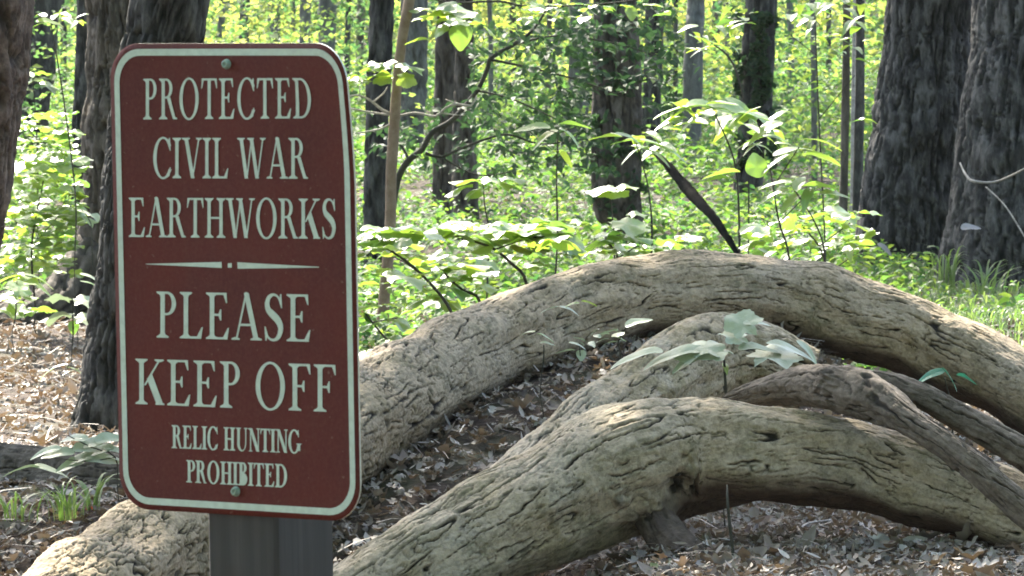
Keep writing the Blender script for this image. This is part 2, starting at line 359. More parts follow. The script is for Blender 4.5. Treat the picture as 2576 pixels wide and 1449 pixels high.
def scatter(name, pos, size, tmpls, m, tilt=.3, parent=None, heading=None, seed=1, smooth=True, origin=(0, 0, 0), tone=None):
    g = np.random.default_rng(seed); pos = np.asarray(pos, float); N = len(pos); size = np.broadcast_to(size, N)
    Vs, Qs, As = [], [], []; off = 0; which = g.integers(0, len(tmpls), N)
    for k, (tv, tq) in enumerate(tmpls):
        ix = np.where(which == k)[0]
        if not len(ix): continue
        n = len(ix); yaw = g.uniform(0, 2 * math.pi, n) if heading is None else heading[ix]
        tx = g.normal(0, tilt, n); ty = g.normal(0, tilt, n)
        V = tv[None] * size[ix][:, None, None]
        # roll about x, pitch about y, yaw about z
        c, s_ = np.cos(tx)[:, None], np.sin(tx)[:, None]; y, z = V[..., 1] * c - V[..., 2] * s_, V[..., 1] * s_ + V[..., 2] * c; x = V[..., 0]
        c, s_ = np.cos(ty)[:, None], np.sin(ty)[:, None]; x, z = x * c + z * s_, -x * s_ + z * c
        c, s_ = np.cos(yaw)[:, None], np.sin(yaw)[:, None]; x, y = x * c - y * s_, x * s_ + y * c
        V = np.stack([x, y, z], -1) + pos[ix][:, None, :] - np.array(origin)
        nv = tv.shape[0]
        Vs.append(V.reshape(-1, 3)); Qs.append((tq[None] + (np.arange(n) * nv)[:, None, None] + off).reshape(-1, tq.shape[1]))
        As.append(np.repeat(g.random(n) if tone is None else np.clip(tone[ix] + g.normal(0, .12, n), 0, 1), nv)); off += n * nv
    me = mesh_np(name, np.concatenate(Vs), np.concatenate(Qs), m, smooth, {'rnd': np.concatenate(As)})
    return mobj(name, me, parent)
T_FRESH = [tmpl_fold(.3, .25, .55), tmpl_fold(.15, .45, .45), tmpl_fold(.5, .1, .65)]
T_DEAD = [tmpl_lobed(.5, 1), tmpl_lobed(.9, 2), tmpl_lobed(.25, 3), tmpl_lobed(-.5, 4), tmpl_fold(.6, -.5, .45)]
T_QUAD = [(np.array([(-.5, 0, 0), (0, -.35, .06), (.5, 0, -.12), (0, .35, .06)]), np.array([(0, 1, 2, 3)]))]

# leaf litter: dense near, thinner far
def litter():
    pts = []
    def region(n, x0, x1, y0, y1, lift=.02):
        x = rng.uniform(x0, x1, n); y = rng.uniform(y0, y1, n); f = np.abs(x) < .1 * y + .5
        x, y = x[f], y[f]; pts.append(np.c_[x, y, gz(x, y) + rng.uniform(.004, lift, len(x))])
    region(26000, -2.0, 2.0, 13.4, 17.5, .035); region(17000, -2.6, 2.6, 17.5, 25, .03); region(3000, -3.5, 3.5, 25, 36, .03)
    p = np.concatenate(pts); bank = gz(p[:, 0], p[:, 1]) - gz0(p[:, 0], p[:, 1]); p = p[(bank < .04) | (rng.random(len(p)) < .85)]
    sz = rng.uniform(.014, .042, len(p)) * (1 + 1.0 * (rng.random(len(p)) > .93))
    q = p[rng.random(len(p)) < .11] + np.array([0, 0, .012])
    tag(scatter('twig_litter', q, rng.uniform(.05, .16, len(q)), [(np.array([(-.5, -.018, 0), (.0, -.018, .05), (.5, -.01, 0), (.5, .01, 0), (0, .018, .05), (-.5, .018, 0)]), np.array([(0, 1, 4, 5), (1, 2, 3, 4)]))], M_LITTER, .12, seed=51), 'small broken twigs mixed into the dead leaves', 'twigs', kind='stuff')
    tag(scatter('leaf_litter', p, sz, T_DEAD, M_LITTER, .38, seed=5), 'brown and tan dead leaves covering the forest floor', 'leaf litter', kind='stuff')
litter()

# undergrowth
def undergrowth():
    pts, sizes = [], []
    n = 5200
    y = 19.5 + (66 - 19.5) * rng.random(n) ** 1.1; x = rng.uniform(-1, 1, n) * (.098 * y + .6)
    left = x < -.045 * y                      # the bare leafy floor left of the sign
    keep = ~(left & (y < 24.5 + vn(x * 2, y * .5, 3)))
    keep &= ~((x > .064 * y) & (y < 27.0) & (rng.random(n) < .85))
    keep &= (vn(x * .7, y * .35, 12) > -.38)
    for xx, yy in zip(x[keep], y[keep]):
        k = rng.integers(26, 60); r = rng.uniform(.1, .34); h = rng.uniform(.05, .20) if yy < 33 else rng.uniform(.08, .34) if yy < 42 else rng.uniform(.15, .6)
        a = rng.uniform(0, 6.28, k); q = r * np.sqrt(rng.random(k))
        pts.append(np.c_[xx + q * np.cos(a), yy + q * np.sin(a), np.maximum(.03, h * (1 - .45 * (q / r) ** 2) * rng.uniform(.55, 1.15, k))])
        sizes.append(rng.uniform(.028, .062) * (1 + max(0, yy - 30) / 60) * rng.uniform(.7, 1.2, k))
    tag(scatter('undergrowth', np.concatenate(pts), np.concatenate(sizes), T_FRESH, M_UNDER, .33, seed=6), 'green leafy undergrowth carpeting the forest floor behind the logs', 'undergrowth', kind='stuff')
undergrowth()
def far_wood():
    pts, sizes, tone = [], [], []
    def clump(xx, yy, zc, k, r, rz_, sz, tn):
        a = rng.uniform(0, 6.28, k); q = r * np.sqrt(rng.random(k))
        pts.append(np.c_[xx + q * np.cos(a), yy + q * np.sin(a), np.maximum(.03, zc + rng.normal(0, rz_, k))])
        sizes.append(sz * rng.uniform(.7, 1.25, k)); tone.append(np.full(k, tn))
    n = 2500; y = 62 + (165 - 62) * rng.random(n) ** 1.15; x = rng.uniform(-1, 1, n) * (.1 * y + 1)
    for xx, yy in zip(x, y):
        clump(xx, yy, rng.uniform(.1, 2.5), rng.integers(25, 80), rng.uniform(.3, .95), .18, rng.uniform(.065, .125) * (1 + yy / 120), rng.random())
    n = 330; y = rng.uniform(37, 64, n); x = rng.uniform(-1, 1, n) * (.1 * y + 1)       # saplings standing in the middle distance
    for xx, yy in zip(x, y):
        h = rng.uniform(.5, 1.7); tn = rng.random() ** 1.3
        for zc in np.arange(.15, h, .17): clump(xx + rng.normal(0, .08), yy, zc, rng.integers(14, 34), rng.uniform(.14, .42), .05, rng.uniform(.04, .07), tn)
    tag(scatter('far_foliage', np.concatenate(pts), np.concatenate(sizes), T_QUAD, M_FAR, .5, seed=9, smooth=False, tone=np.concatenate(tone)), 'bright sunlit shrub foliage filling the distant woods between the trunks', 'foliage', kind='stuff')
far_wood()

def sky_block_wood():  # unseen leaf mass added to hold back sky light on the front faces
    n = 20000; a = rng.uniform(-.2, math.pi + .2, n); r = rng.uniform(9, 22, n)
    x = r * np.cos(a) * 1.0; y = 4 - r * np.sin(a); z = 15 * rng.random(n) ** .8 + (r - 11) * .3
    keep = fbm(x * .25 + 3, z * .3 + y * .1, 2, 77) > -.15
    m = 3600; x = np.r_[x[keep], rng.uniform(-12, 12, m)]; y = np.r_[y[keep], rng.uniform(-12, 9.5, m)]; z = np.r_[z[keep], rng.uniform(8, 12, m)]; keep = np.ones(len(x), bool)
    tag(scatter('foliage', np.c_[x, y, z][keep], rng.uniform(.5, .9, keep.sum()), T_QUAD, M_CANOPY, .6, seed=19, smooth=False), 'woodland foliage out of view behind and above the viewer, added to cut sky light', 'foliage', kind='stuff')
sky_block_wood()

# ------------------------------------------------------------------ trees
def tree(label, lst, m, seed, n=90, ds=.012, top=9.5, crown=0, cz=8, cr=3, lumps=.1, flare=True, roots=0, plate=None, group=None, name='tree', off=(0, 0), ry=None, rz=.45):
    """lst: (px, py, r_px) from picture top to base, d from the base row"""
    d = GD(lst[-1][1])
    base = P(lst[-1][0], lst[-1][1], d); base.z = 0
    root = empty(name, base, label, 'tree', group)
    pts = [P(px, py, d) for px, py, r in lst]; rad = [r / F * d for _, _, r in lst]
    path = []
    if flare: path.append((base.x, base.y, -.12, rad[-1] * 1.25))
    for p, r in list(zip(pts, rad))[::-1]: path.append((p.x, p.y, max(p.z, .0) if not path or p.z > .03 else .02, r))
    # continue the lean upward out of the picture
    a, b = pts[min(1, len(pts) - 1)], pts[0]; dv = (b - a) / max((b - a).z, .1)
    x, y, z, r = path[-1]
    for k, zz in enumerate((2.4, 4.5, 7, top)):
        lean = min(zz - z, 1.5) * .9
        path.append((x + dv.x * lean, y, zz, r * (.97 - .12 * k)))
    tr = tube('trunk', path, m, root, n, ds, bark_upright if n > 30 else None, seed, plate, ref=(0, 1, 0), lumps=lumps, fine=1.75, origin=base)
    g = np.random.default_rng(seed + 100)
    for k in range(roots):
        an = g.uniform(-2.6, -.4) if k else -2.4; L = rad[-1] * g.uniform(2.2, 3.2); rr = rad[-1] * .42
        tube('root', [(math.cos(an) * rad[-1] * .3, math.sin(an) * rad[-1] * .3, rad[-1] * 1.1, rr), (math.cos(an) * rad[-1] * 1.1, math.sin(an) * rad[-1] * 1.1, rad[-1] * .35, rr * .9), (math.cos(an) * L, math.sin(an) * L, -.02, rr * .5)], m, root, 40, .02, bark_upright, seed + k, ref=(0, 1, .2), lumps=.2)
    if crown:
        cx, cy = x + dv.x * 1.5 - base.x + off[0], y - base.y + off[1]  # off moves the unseen crown aside, chosen for where its shade falls
        for k in range(4):
            an = g.uniform(0, 6.28); L = cr * .6
            tube('limb', [(cx * .8, cy, cz - 2.5 + k * .5, .05), (cx + math.cos(an) * L * .5, cy + math.sin(an) * L * .5, cz - 1.2 + k * .4, .035), (cx + math.cos(an) * L, cy + math.sin(an) * L, cz + .3, .012)], m, root, 8, .2, ref=(0, .2, 1))
        v = g.standard_normal((crown, 3)); v /= np.linalg.norm(v, axis=1)[:, None]; v *= g.random(crown)[:, None] ** .4
        q = v * np.array([cr, ry or cr, cr * rz]) + np.array([cx, cy, cz])
        cl = fbm(q[:, 0] * .9 + seed, q[:, 1] * .9 + q[:, 2], 2, seed) > -.22
        scatter('crown', q[cl], g.uniform(.16, .3, cl.sum()), T_FRESH[:1], M_CANOPY, .5, root, seed=seed)
    return root
tree('leaning reddish brown trunk cut off by the left edge of the picture', [(-45, 0, 130), (-75, 280, 128), (-110, 530, 126), (-235, 1183, 140)], M_BARKR, 11, 150, .008, crown=2200, cr=4.2, cz=9)
tree('dark grey tree just right of the leaning reddish trunk', [(95, 0, 57), (85, 150, 54), (75, 300, 50), (70, 420, 52)], M_BARKD, 12, 60, .02, crown=420, cr=3.5)
tree('narrow black trunk touching the left side of the big brown tree', [(215, 0, 22), (207, 200, 20), (200, 330, 20), (198, 520, 21)], M_BARKD, 13, 40, .02)
tree('big brown tree with a flared root behind the sign', [(312, 0, 96), (310, 300, 100), (305, 550, 106), (296, 700, 118), (280, 800, 150)], M_BARKB, 14, 150, .009, crown=1500, cr=3, cz=8, roots=3, off=(-3, 10.5))
tree('large dark tree directly behind the left edge of the sign', [(432, 0, 98), (400, 150, 99), (368, 350, 102), (352, 600, 108), (340, 850, 118), (322, 1080, 138)], M_BARKD, 15, 170, .008, crown=2300, cr=2.9, ry=2.3, rz=.25, cz=7, off=(-.9, 3.3))
far = [
 ('thin trunk above the sign just right of the big dark tree', 556, 9, 330, M_BARKG), ('slim forked looking trunk above the sign, left of its top bolt line', 614, 13, 300, M_BARKD),
 ('medium grey trunk above the middle of the sign', 688, 17, 280, M_BARKG), ('faint trunk above the right half of the sign', 766, 14, 260, M_BARKG),
 ('pale grey trunk rising above the top right of the sign', 822, 22, 350, M_BARKG), ('thin dark trunk just off the top right corner of the sign', 874, 7, 330, M_BARKD)]
for i, (lb, px, r, by, m) in enumerate(far):
    tree(lb, [(px + 3, 0, r), (px, 100, r), (px - 2, by, r + 1)], m, 20 + i, 24, .05, crown=260, cr=2.4, group='slender trees in the distant woods', lumps=.15)
tree('dark tree behind the tan sapling', [(960, 0, 32), (950, 250, 30), (944, 480, 29), (946, 700, 34)], M_BARKD, 31, 50, .02, crown=420)
tree('blue grey tree right of the tan sapling', [(1042, 0, 35), (1040, 200, 35), (1033, 335, 34), (1030, 420, 36)], M_BARKG, 32, 40, .03, crown=420)
tree('left trunk of the twin trees in the middle distance', [(1128, 0, 26), (1123, 100, 27), (1112, 480, 26), (1114, 565, 29)], M_BARKB, 33, 50, .02, crown=420)
tree('right trunk of the twin trees in the middle distance', [(1168, 0, 22), (1169, 150, 25), (1168, 430, 32), (1175, 575, 34)], M_BARKB, 34, 50, .02, crown=420)
tree('faint dim trunk between the twin trees and the ivy tree', [(1458, 0, 24), (1455, 200, 26), (1452, 360, 27)], M_BARKG, 35, 24, .05, crown=420)
ivy1 = tree('stout dark trunk wrapped in ivy right of the picture centre', [(1548, 0, 56), (1551, 200, 60), (1550, 480, 64), (1566, 560, 50), (1572, 632, 48)], M_BARKB, 36, 90, .014, crown=420)
tree('dark trunk close behind the right side of the ivy tree', [(1648, 0, 24), (1640, 250, 24), (1634, 440, 26)], M_BARKD, 37, 40, .03, crown=420)
tree('brown tree far off between the ivy tree and the leafy dark tree', [(1752, 0, 22), (1748, 60, 23), (1739, 340, 25), (1736, 430, 26)], M_BARKG, 38, 24, .04, crown=420)
ivy2 = tree('dark leafy trunk above the bright white leaf spray', [(1916, 0, 40), (1908, 120, 42), (1902, 250, 40), (1885, 420, 36), (1880, 540, 38)], M_BARKD, 39, 60, .02, crown=420)
tree('pencil thin trunk left of the pair beside the huge right trees', [(2044, 0, 7), (2047, 100, 8), (2049, 460, 8)], M_BARKG, 40, 14, .05)
tree('thin brown trunk with a pale stem beside it near the huge right trees', [(2130, 0, 9), (2128, 200, 10), (2122, 480, 11), (2118, 600, 12)], M_BARKB, 41, 20, .03)
tree('slim trunk hugging the left side of the huge dark tree', [(2164, 0, 11), (2163, 250, 12), (2158, 500, 13), (2156, 600, 14)], M_BARKD, 42, 20, .03)
tree('pale green stem standing between two thin brown trunks', [(2150, 0, 4), (2146, 280, 5), (2143, 560, 5)], M_TWIG, 43, 12, .03)
tree('huge dark furrowed tree right of centre behind the arched log', [(2352, 0, 122), (2340, 150, 126), (2322, 350, 136), (2304, 520, 143), (2296, 690, 158)], M_BARKD2, 44, 200, .009, lumps=.05, crown=420, cr=4.2, cz=10)
tree('huge grey furrowed tree at the right edge of the picture', [(2648, 0, 192), (2625, 200, 196), (2605, 400, 205), (2600, 560, 222), (2600, 730, 262)], M_BARKD2, 45, 220, .009, lumps=.05, crown=420, cr=4.2, cz=10)
extra = [(1235, 6, 420), (1290, 9, 300), (1380, 7, 330), (1500, 5, 260), (1700, 6, 380), (1800, 12, 260), (1990, 9, 320), (2085, 7, 280), (905, 10, 300), (740, 7, 220), (160, 8, 300), (1590, 14, 200), (1830, 6, 300)]
labs = ['left of the dark leaning branch', 'behind the dark leaning branch', 'right of the leaning branch tip', 'left of the ivy tree', 'between the ivy tree and the far brown tree', 'right of the far brown tree',
 'right of the dark leafy trunk', 'between two thin trunks near the huge right trees', 'between the sign and the sapling', 'above the middle right of the sign', 'in the gap left of the narrow black trunk', 'far behind the ivy tree', 'just left of the dark leafy trunk']
for i, ((px, r, by), lb) in enumerate(zip(extra, labs)):
    tree('slender distant trunk ' + lb, [(px + 4 * (i % 3 - 1), 0, r), (px, 120, r), (px - 2, by, r + 1)], [M_BARKG, M_BARKD, M_BARKB][i % 3], 60 + i, 12, .08, crown=260, cr=2.4, group='slender trees in the distant woods', lumps=.15)
# ivy on two trunks
def ivy(root, px, r, d, y0, y1, n, seed):
    g = np.random.default_rng(seed); q = []
    while len(q) < n:
        py = g.uniform(y0, y1); a = g.uniform(-3.0, .0); x = px + r * 1.06 * math.cos(a) * g.uniform(.9, 1.25)
        if vn(np.array([x / 45]), np.array([py / 60]), seed)[0] < .0: continue
        p = P(x, py, d + r / F * d * math.sin(a) * g.uniform(1.05, 1.35)); q.append(tuple(p))
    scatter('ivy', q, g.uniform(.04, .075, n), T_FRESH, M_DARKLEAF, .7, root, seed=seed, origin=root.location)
ivy(ivy1, 1550, 62, GD(632), 0, 560, 220, 3); ivy(ivy2, 1900, 42, GD(540), 30, 420, 520, 4)

# dark leaning understory tree with small leaves
D = 24.0
lt = empty('leaning_tree', P(985, 560, D), 'thin black leaning tree with tiny dark leaves, right of the tan sapling', 'tree')
stick('trunk', [(958, 800, D, 13), (968, 700, D, 12), (975, 640, D, 11), (996, 470, D, 9), (1023, 409, D, 9), (1063, 375, D, 8), (1085, 335, D, 7.5), (1140, 300, D, 7), (1200, 228, D, 6), (1228, 168, D, 6), (1234, 147, D, 6), (1288, 114, D, 5), (1331, 84, D, 4), (1365, 40, D, 3), (1420, -60, D, 2)], M_STEM, lt, 9, .02)
for k, l in enumerate([[(1070, 385, D, 5), (1110, 395, D, 4), (1164, 372, D, 3.5), (1271, 338, D, 3), (1358, 362, D, 2.5), (1470, 350, D, 1.5)], [(1234, 150, D, 4), (1330, 170, D, 3), (1450, 200, D, 2.5), (1560, 240, D, 1.5)], [(1200, 228, D, 3), (1290, 250, D, 2.5), (1400, 300, D, 1.5)],
    [(1288, 114, D, 3), (1400, 90, D, 2.5), (1550, 110, D, 2), (1680, 150, D, 1)], [(1030, 405, D, 4), (1000, 350, D, 3), (970, 330, D, 2)], [(1110, 395, D, 3), (1200, 440, D, 2), (1300, 430, D, 1)]]):
    stick('limb', l, M_STEM, lt, 6, .03, k)
def small_leaves(root, boxes, m, size, seed, d):
    g = np.random.default_rng(seed); q = []
    for (x0, x1, y0, y1, n) in boxes:
        for _ in range(n):
            for _t in range(6):
                px, py = g.uniform(x0, x1), g.uniform(y0, y1)
                if vn(np.array([px / 50]), np.array([py / 28]), seed)[0] > -.08: break
            q.append(tuple(P(px, py, d + g.uniform(-.6, 1.2))))
    return scatter('crown', q, g.uniform(size * .7, size * 1.3, len(q)), T_FRESH, m, .55, root, seed=seed, origin=root.location)
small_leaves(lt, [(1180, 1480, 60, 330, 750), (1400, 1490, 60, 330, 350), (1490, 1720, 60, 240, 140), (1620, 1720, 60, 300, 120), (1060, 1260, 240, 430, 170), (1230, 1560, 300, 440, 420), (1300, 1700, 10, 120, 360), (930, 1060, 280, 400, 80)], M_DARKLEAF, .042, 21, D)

# ------------------------------------------------------------------ fallen logs
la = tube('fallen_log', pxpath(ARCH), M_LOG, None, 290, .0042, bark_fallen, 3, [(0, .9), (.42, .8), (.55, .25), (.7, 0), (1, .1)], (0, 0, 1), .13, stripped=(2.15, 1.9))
tag(la, 'long pale arched log rising from behind the sign across the picture', 'log')
lb = empty('fallen_log', P(1500, 1300, 14.6), 'thick pale forked log lying in front with a short broken upper limb', 'log')
BO = [(560, 1720, 14.3, 128), (760, 1600, 14.35, 130), (960, 1492, 14.45, 132), (1240, 1342, 14.55, 137), (1440, 1240, 14.65, 150), (1590, 1178, 14.7, 158), (1720, 1148, 14.75, 148), (1850, 1140, 14.75, 132), (2000, 1148, 14.75, 122), (2180, 1176, 14.78, 116), (2400, 1244, 14.75, 106), (2600, 1322, 14.68, 104), (2820, 1440, 14.6, 100), (3000, 1550, 14.5, 95)]
lo = lb.location
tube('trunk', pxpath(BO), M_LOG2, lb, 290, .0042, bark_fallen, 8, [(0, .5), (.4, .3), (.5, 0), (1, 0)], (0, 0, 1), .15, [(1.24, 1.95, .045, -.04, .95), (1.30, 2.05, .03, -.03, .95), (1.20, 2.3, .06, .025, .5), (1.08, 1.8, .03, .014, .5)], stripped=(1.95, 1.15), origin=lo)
tube('broken_limb', pxpath([(1180, 1330, 14.8, 70), (1330, 1205, 15.0, 84), (1480, 1085, 15.25, 92), (1630, 985, 15.5, 96), (1750, 910, 15.7, 108), (1850, 895, 15.8, 104), (1950, 925, 15.85, 96), (2035, 955, 15.85, 84)]), M_LOG2, lb, 220, .005, bark_fallen, 12, [(0, .2), (.5, .1), (1, .7)], (0, 0, 1), .13, [(.72, 1.9, .05, -.02, .8), (.80, 1.6, .04, -.02, .9), (.86, 2.2, .04, -.02, .9)], origin=lo)
tube('branch_stub', pxpath([(1625, 1275, 14.66, 42), (1695, 1370, 14.54, 52), (1755, 1428, 14.46, 54), (1815, 1490, 14.38, 52)]), M_ROOT, lb, 120, .005, bark_fallen, 15, [(0, .2), (1, .2)], (0, 0, 1), .12, origin=lo)
br = empty('fallen_branch', P(2300, 1050, 14.5), 'dark grey forked branch slanting down over the front log at right', 'branch')
bo = br.location
tube('main_limb', pxpath([(1830, 1010, 15.0, 20), (1900, 990, 14.95, 34), (2005, 968, 14.85, 48), (2125, 980, 14.7, 57), (2215, 1010, 14.6, 52), (2300, 1066, 14.5, 36), (2426, 1157, 14.42, 34), (2576, 1284, 14.36, 36), (2750, 1430, 14.3, 37), (2900, 1570, 14.2, 37)]), M_BRANCH, br, 150, .005, bark_fallen, 19, [(0, .4), (.35, .2), (.45, 0), (1, 0)], (0, 0, 1), .16, [(.40, 1.1, .035, .014, .2)], origin=bo)
tube('side_limb', pxpath([(2120, 962, 14.75, 32), (2225, 964, 14.75, 32), (2311, 992, 14.7, 32), (2426, 1056, 14.66, 35), (2576, 1144, 14.6, 38), (2760, 1266, 14.55, 38), (2950, 1416, 14.5, 38)]), M_BRANCH, br, 90, .006, bark_fallen, 23, None, (0, 0, 1), .12, origin=bo)
tube('thin_limb', pxpath([(2260, 1025, 14.7, 14), (2340, 1072, 14.72, 18), (2503, 1186, 14.7, 22), (2600, 1252, 14.68, 24), (2760, 1370, 14.62, 24)]), M_BRANCH, br, 50, .008, bark_fallen, 25, None, (0, 0, 1), .15, origin=bo)
le = tube('rotting_log', pxpath([(-260, 1165, 16.9, 55), (-60, 1175, 16.7, 60), (150, 1190, 16.5, 64), (330, 1205, 16.3, 62), (520, 1230, 16.1, 50)]), M_BARKB, None, 120, .006, bark_fallen, 27, [(0, .4), (1, .2)], (0, 0, 1), .13)
tag(le, 'low dark rotting log at the left below the big dark tree', 'log')
fb = tube('fallen_limb', pxpath([(1650, 385, 27.5, 6), (1695, 435, 27, 12), (1745, 492, 26.6, 14), (1795, 548, 26.3, 11), (1850, 630, 26.2, 6), (1890, 712, 26.2, 5)]), M_BACKLIT, None, 40, .02, bark_fallen, 33, None, (0, 0, 1), .15)
tag(fb, 'black fallen limb slanting down to the right beside the ivy tree', 'limb')
# loose twigs on the floor
tw = [([(2012, 1330, 14.9, 3), (2035, 1316, 15.0, 3), (2090, 1308, 15.1, 2.5)], 'bent pale twig lying under the front log at right'),
      ([(2005, 1325, 14.9, 3), (2040, 1375, 14.5, 2)], 'short tan twig poking toward the viewer below the front log'),
      ([(2130, 625, 26.5, 4), (2150, 655, 26.45, 4), (2178, 712, 26.4, 3)], 'bleached stick leaning against the foot of the huge dark tree'),
      ([(1190, 1290, 15.7, 4), (1260, 1230, 16.3, 4), (1330, 1190, 16.8, 3)], 'tan twig on the litter between the two logs'),
      ([(1210, 1232, 16.35, 3), (1180, 1190, 16.4, 3), (1190, 1150, 16.45, 2)], 'upright twig between the two logs'),
      ([(0, 885, 21.9, 6), (90, 890, 21.7, 5), (150, 895, 21.5, 4)], 'dark stick lying on the leafy floor at left'),
      ([(2415, 410, 25.5, 2), (2430, 440, 25.3, 3), (2450, 456, 25.2, 3.5), (2510, 456, 25.2, 3), (2590, 418, 25.1, 2.5)], 'bare pale twig curving in front of the right edge tree'),
      ([(2480, 470, 25.3, 2), (2530, 520, 25.2, 2), (2580, 600, 25.1, 2)], 'fine grey twig drooping in front of the right edge tree')]
for k, (l, lbl) in enumerate(tw): tag(stick('twig', l, M_TWIG, None, 7, .02, k), lbl, 'twig')

# ------------------------------------------------------------------ single leaves
def leaf_mesh(name, m, lobes=3, w=.8, droop=.35, fold=.2, wav=.05, seed=0, point=1.5):
    "leaf with lobed outline from the stalk (0,0,0) along +X, unit length; ring fan with midrib"
    g = np.random.default_rng(seed); n = 26 if lobes == 0 else 44
    th = np.linspace(-math.pi, math.pi, n, endpoint=False) + math.pi / n
    if lobes == 0: rad = .5 * (1 + .0 * th); ox = .5 + .5 * np.cos(th); oy = w * .5 * np.sin(th) * (1 - .35 * np.cos(th)) ; ox = np.where(np.cos(th) > .9, ox + .03, ox)
    else:
        key = np.radians([-180, -150, -118, -92, -58, -34, 0, 34, 58, 92, 118, 150, 180]); kr = np.array([.38, .33, .46, .34, .58, .44, .64, .44, .58, .34, .46, .33, .38]) * (1 + .07 * g.standard_normal(13)); kr[-1] = kr[0]
        rad = np.interp(th, key, kr) * (1 + .03 * ((np.arange(n) % 2) * 2 - 1))
        ox = .42 + rad * np.cos(th); oy = w * rad * np.sin(th)
    V = [(.42, 0, 0)]
    for q in (.5, 1.0):
        for k in range(n): V.append((.42 + (ox[k] - .42) * q, oy[k] * q, 0))
    V = np.array(V)
    x, y = V[:, 0], V[:, 1]
    if lobes: y = y + 0; V[:, 2] = 0
    crease = .035 * np.cos(np.arctan2(y, x - .05) * 7) * np.hypot(x, y) if lobes else .02 * np.sin(x * 40 - np.abs(y) * 25) * np.abs(y)
    V[:, 2] = crease - droop * (x ** 2) - droop * .6 * y * y * 2 + fold * np.abs(y) + wav * np.sin(x * 9 + g.uniform(0, 6)) * np.abs(y) * 2 + wav * np.sin(y * 11 + g.uniform(0, 6)) * .5
    Q = []
    T = [(0, 1 + k, 1 + (k + 1) % n, 1 + (k + 1) % n) for k in range(n)]
    me = bpy.data.meshes.new(name)
    faces = [(0, 1 + k, 1 + (k + 1) % n) for k in range(n)] + [(1 + k, 1 + n + k, 1 + n + (k + 1) % n, 1 + (k + 1) % n) for k in range(n)]
    me.from_pydata([tuple(v) for v in V], [], faces); me.materials.append(m)
    me.polygons.foreach_set('use_smooth', [True] * len(faces)); me.update(); return me
LM = {}
for key, m in (('f', M_LEAF), ('p', M_LEAFP), ('g', M_LEAFG), ('d', M_DEADO), ('r', M_RED)):
    LM[key + 'm'] = [leaf_mesh('maple_leaf', m, 5, 1.05, .12, .06, .06, 1), leaf_mesh('maple_leaf', m, 5, .95, .26, .12, .07, 2), leaf_mesh('maple_leaf', m, 5, 1.1, .06, .10, .06, 3)]
    LM[key + 'o'] = [leaf_mesh('oval_leaf', m, 0, .42, .35, .25, .04, 4), leaf_mesh('oval_leaf', m, 0, .5, .2, .15, .05, 5), leaf_mesh('oval_leaf', m, 0, .36, .5, .3, .03, 6)]
    LM[key + 'r'] = [leaf_mesh('round_leaf', m, 0, .9, .3, .1, .05, 7), leaf_mesh('round_leaf', m, 0, .8, .15, .2, .05, 8)]
def put_leaf(root, kind, px, py, d, size_px, yaw, tilt=0., roll=0., var=None, name='leaf'):
    """stalk end near (px,py); yaw 0 = to the right, 90 = away from the viewer, 180 = left, 270 = to the viewer;
    tilt > 0 raises the tip; roll > 0 turns the top toward the viewer for a leaf pointing right"""
    me = random.choice(LM[kind]) if var is None else LM[kind][var]
    if kind[0] == 'f' and abs(tilt) < 30: roll *= .5; tilt *= .6
    s = size_px * (.86 if kind[0] == 'f' else .92) / F * d; lean = random.uniform(-3, 7) if kind[0] in 'fp' and abs(tilt) < 30 else 0
    rm = Matrix.Rotation(R(lean), 3, 'X') @ Matrix.Rotation(R(yaw), 3, 'Z') @ Matrix.Rotation(-R(tilt), 3, 'Y') @ Matrix.Rotation(R(roll), 3, 'X')
    o = bpy.data.objects.new(name, me); link(o, root)
    p = P(px, py, d); c = rm @ Vector((.45 * s, 0, 0))
    o.location = p - c - (root.location if root else Vector()); o.rotation_euler = rm.to_euler(); o.scale = (s, s, s * random.uniform(.8, 1.2))
    return o
def plant(name, label, cat, base, stems, leaves, d, kind='fm', stem_m=None, rnd=(), group=None):
    root = empty(name, P(base[0], base[1], d), label, cat, group)
    for k, s in enumerate(stems):
        if k == 0 and base[1] > 0:
            b0 = s[0]; g = P(b0[0], b0[1], d); gr = CAMH * F / d - 140 - float(gz(np.array(g.x), np.array(g.y))) * F / d
            if gr > b0[1] + 25: s = [(b0[0] + random.uniform(-25, 25), gr + 8, b0[2] * .6), (b0[0] + random.uniform(-12, 12), (gr + b0[1]) / 2, b0[2] * .6)] + list(s)
        stick('stem', [(q[0], q[1], d + (q[3] if len(q) > 3 else 0), q[2]) for q in s], stem_m or M_STEM, root, 6, .02, k)
    for L in leaves:
        px, py, sz, yaw, tilt, roll = L[:6]; kd = L[6] if len(L) > 6 else kind; dd = L[7] if len(L) > 7 else 0
        put_leaf(root, kd, px, py, d + dd, sz, yaw, tilt, roll)
    for (x0, x1, y0, y1, n, smin, smax, kd) in rnd:      # a horizontal tier of leaves
        for _ in range(n):
            put_leaf(root, kd, random.uniform(x0, x1), random.uniform(y0, y1), d + random.uniform(-.25, .35), random.uniform(smin, smax), random.uniform(0, 360), random.gauss(0, 14), random.gauss(0, 16))
    return root

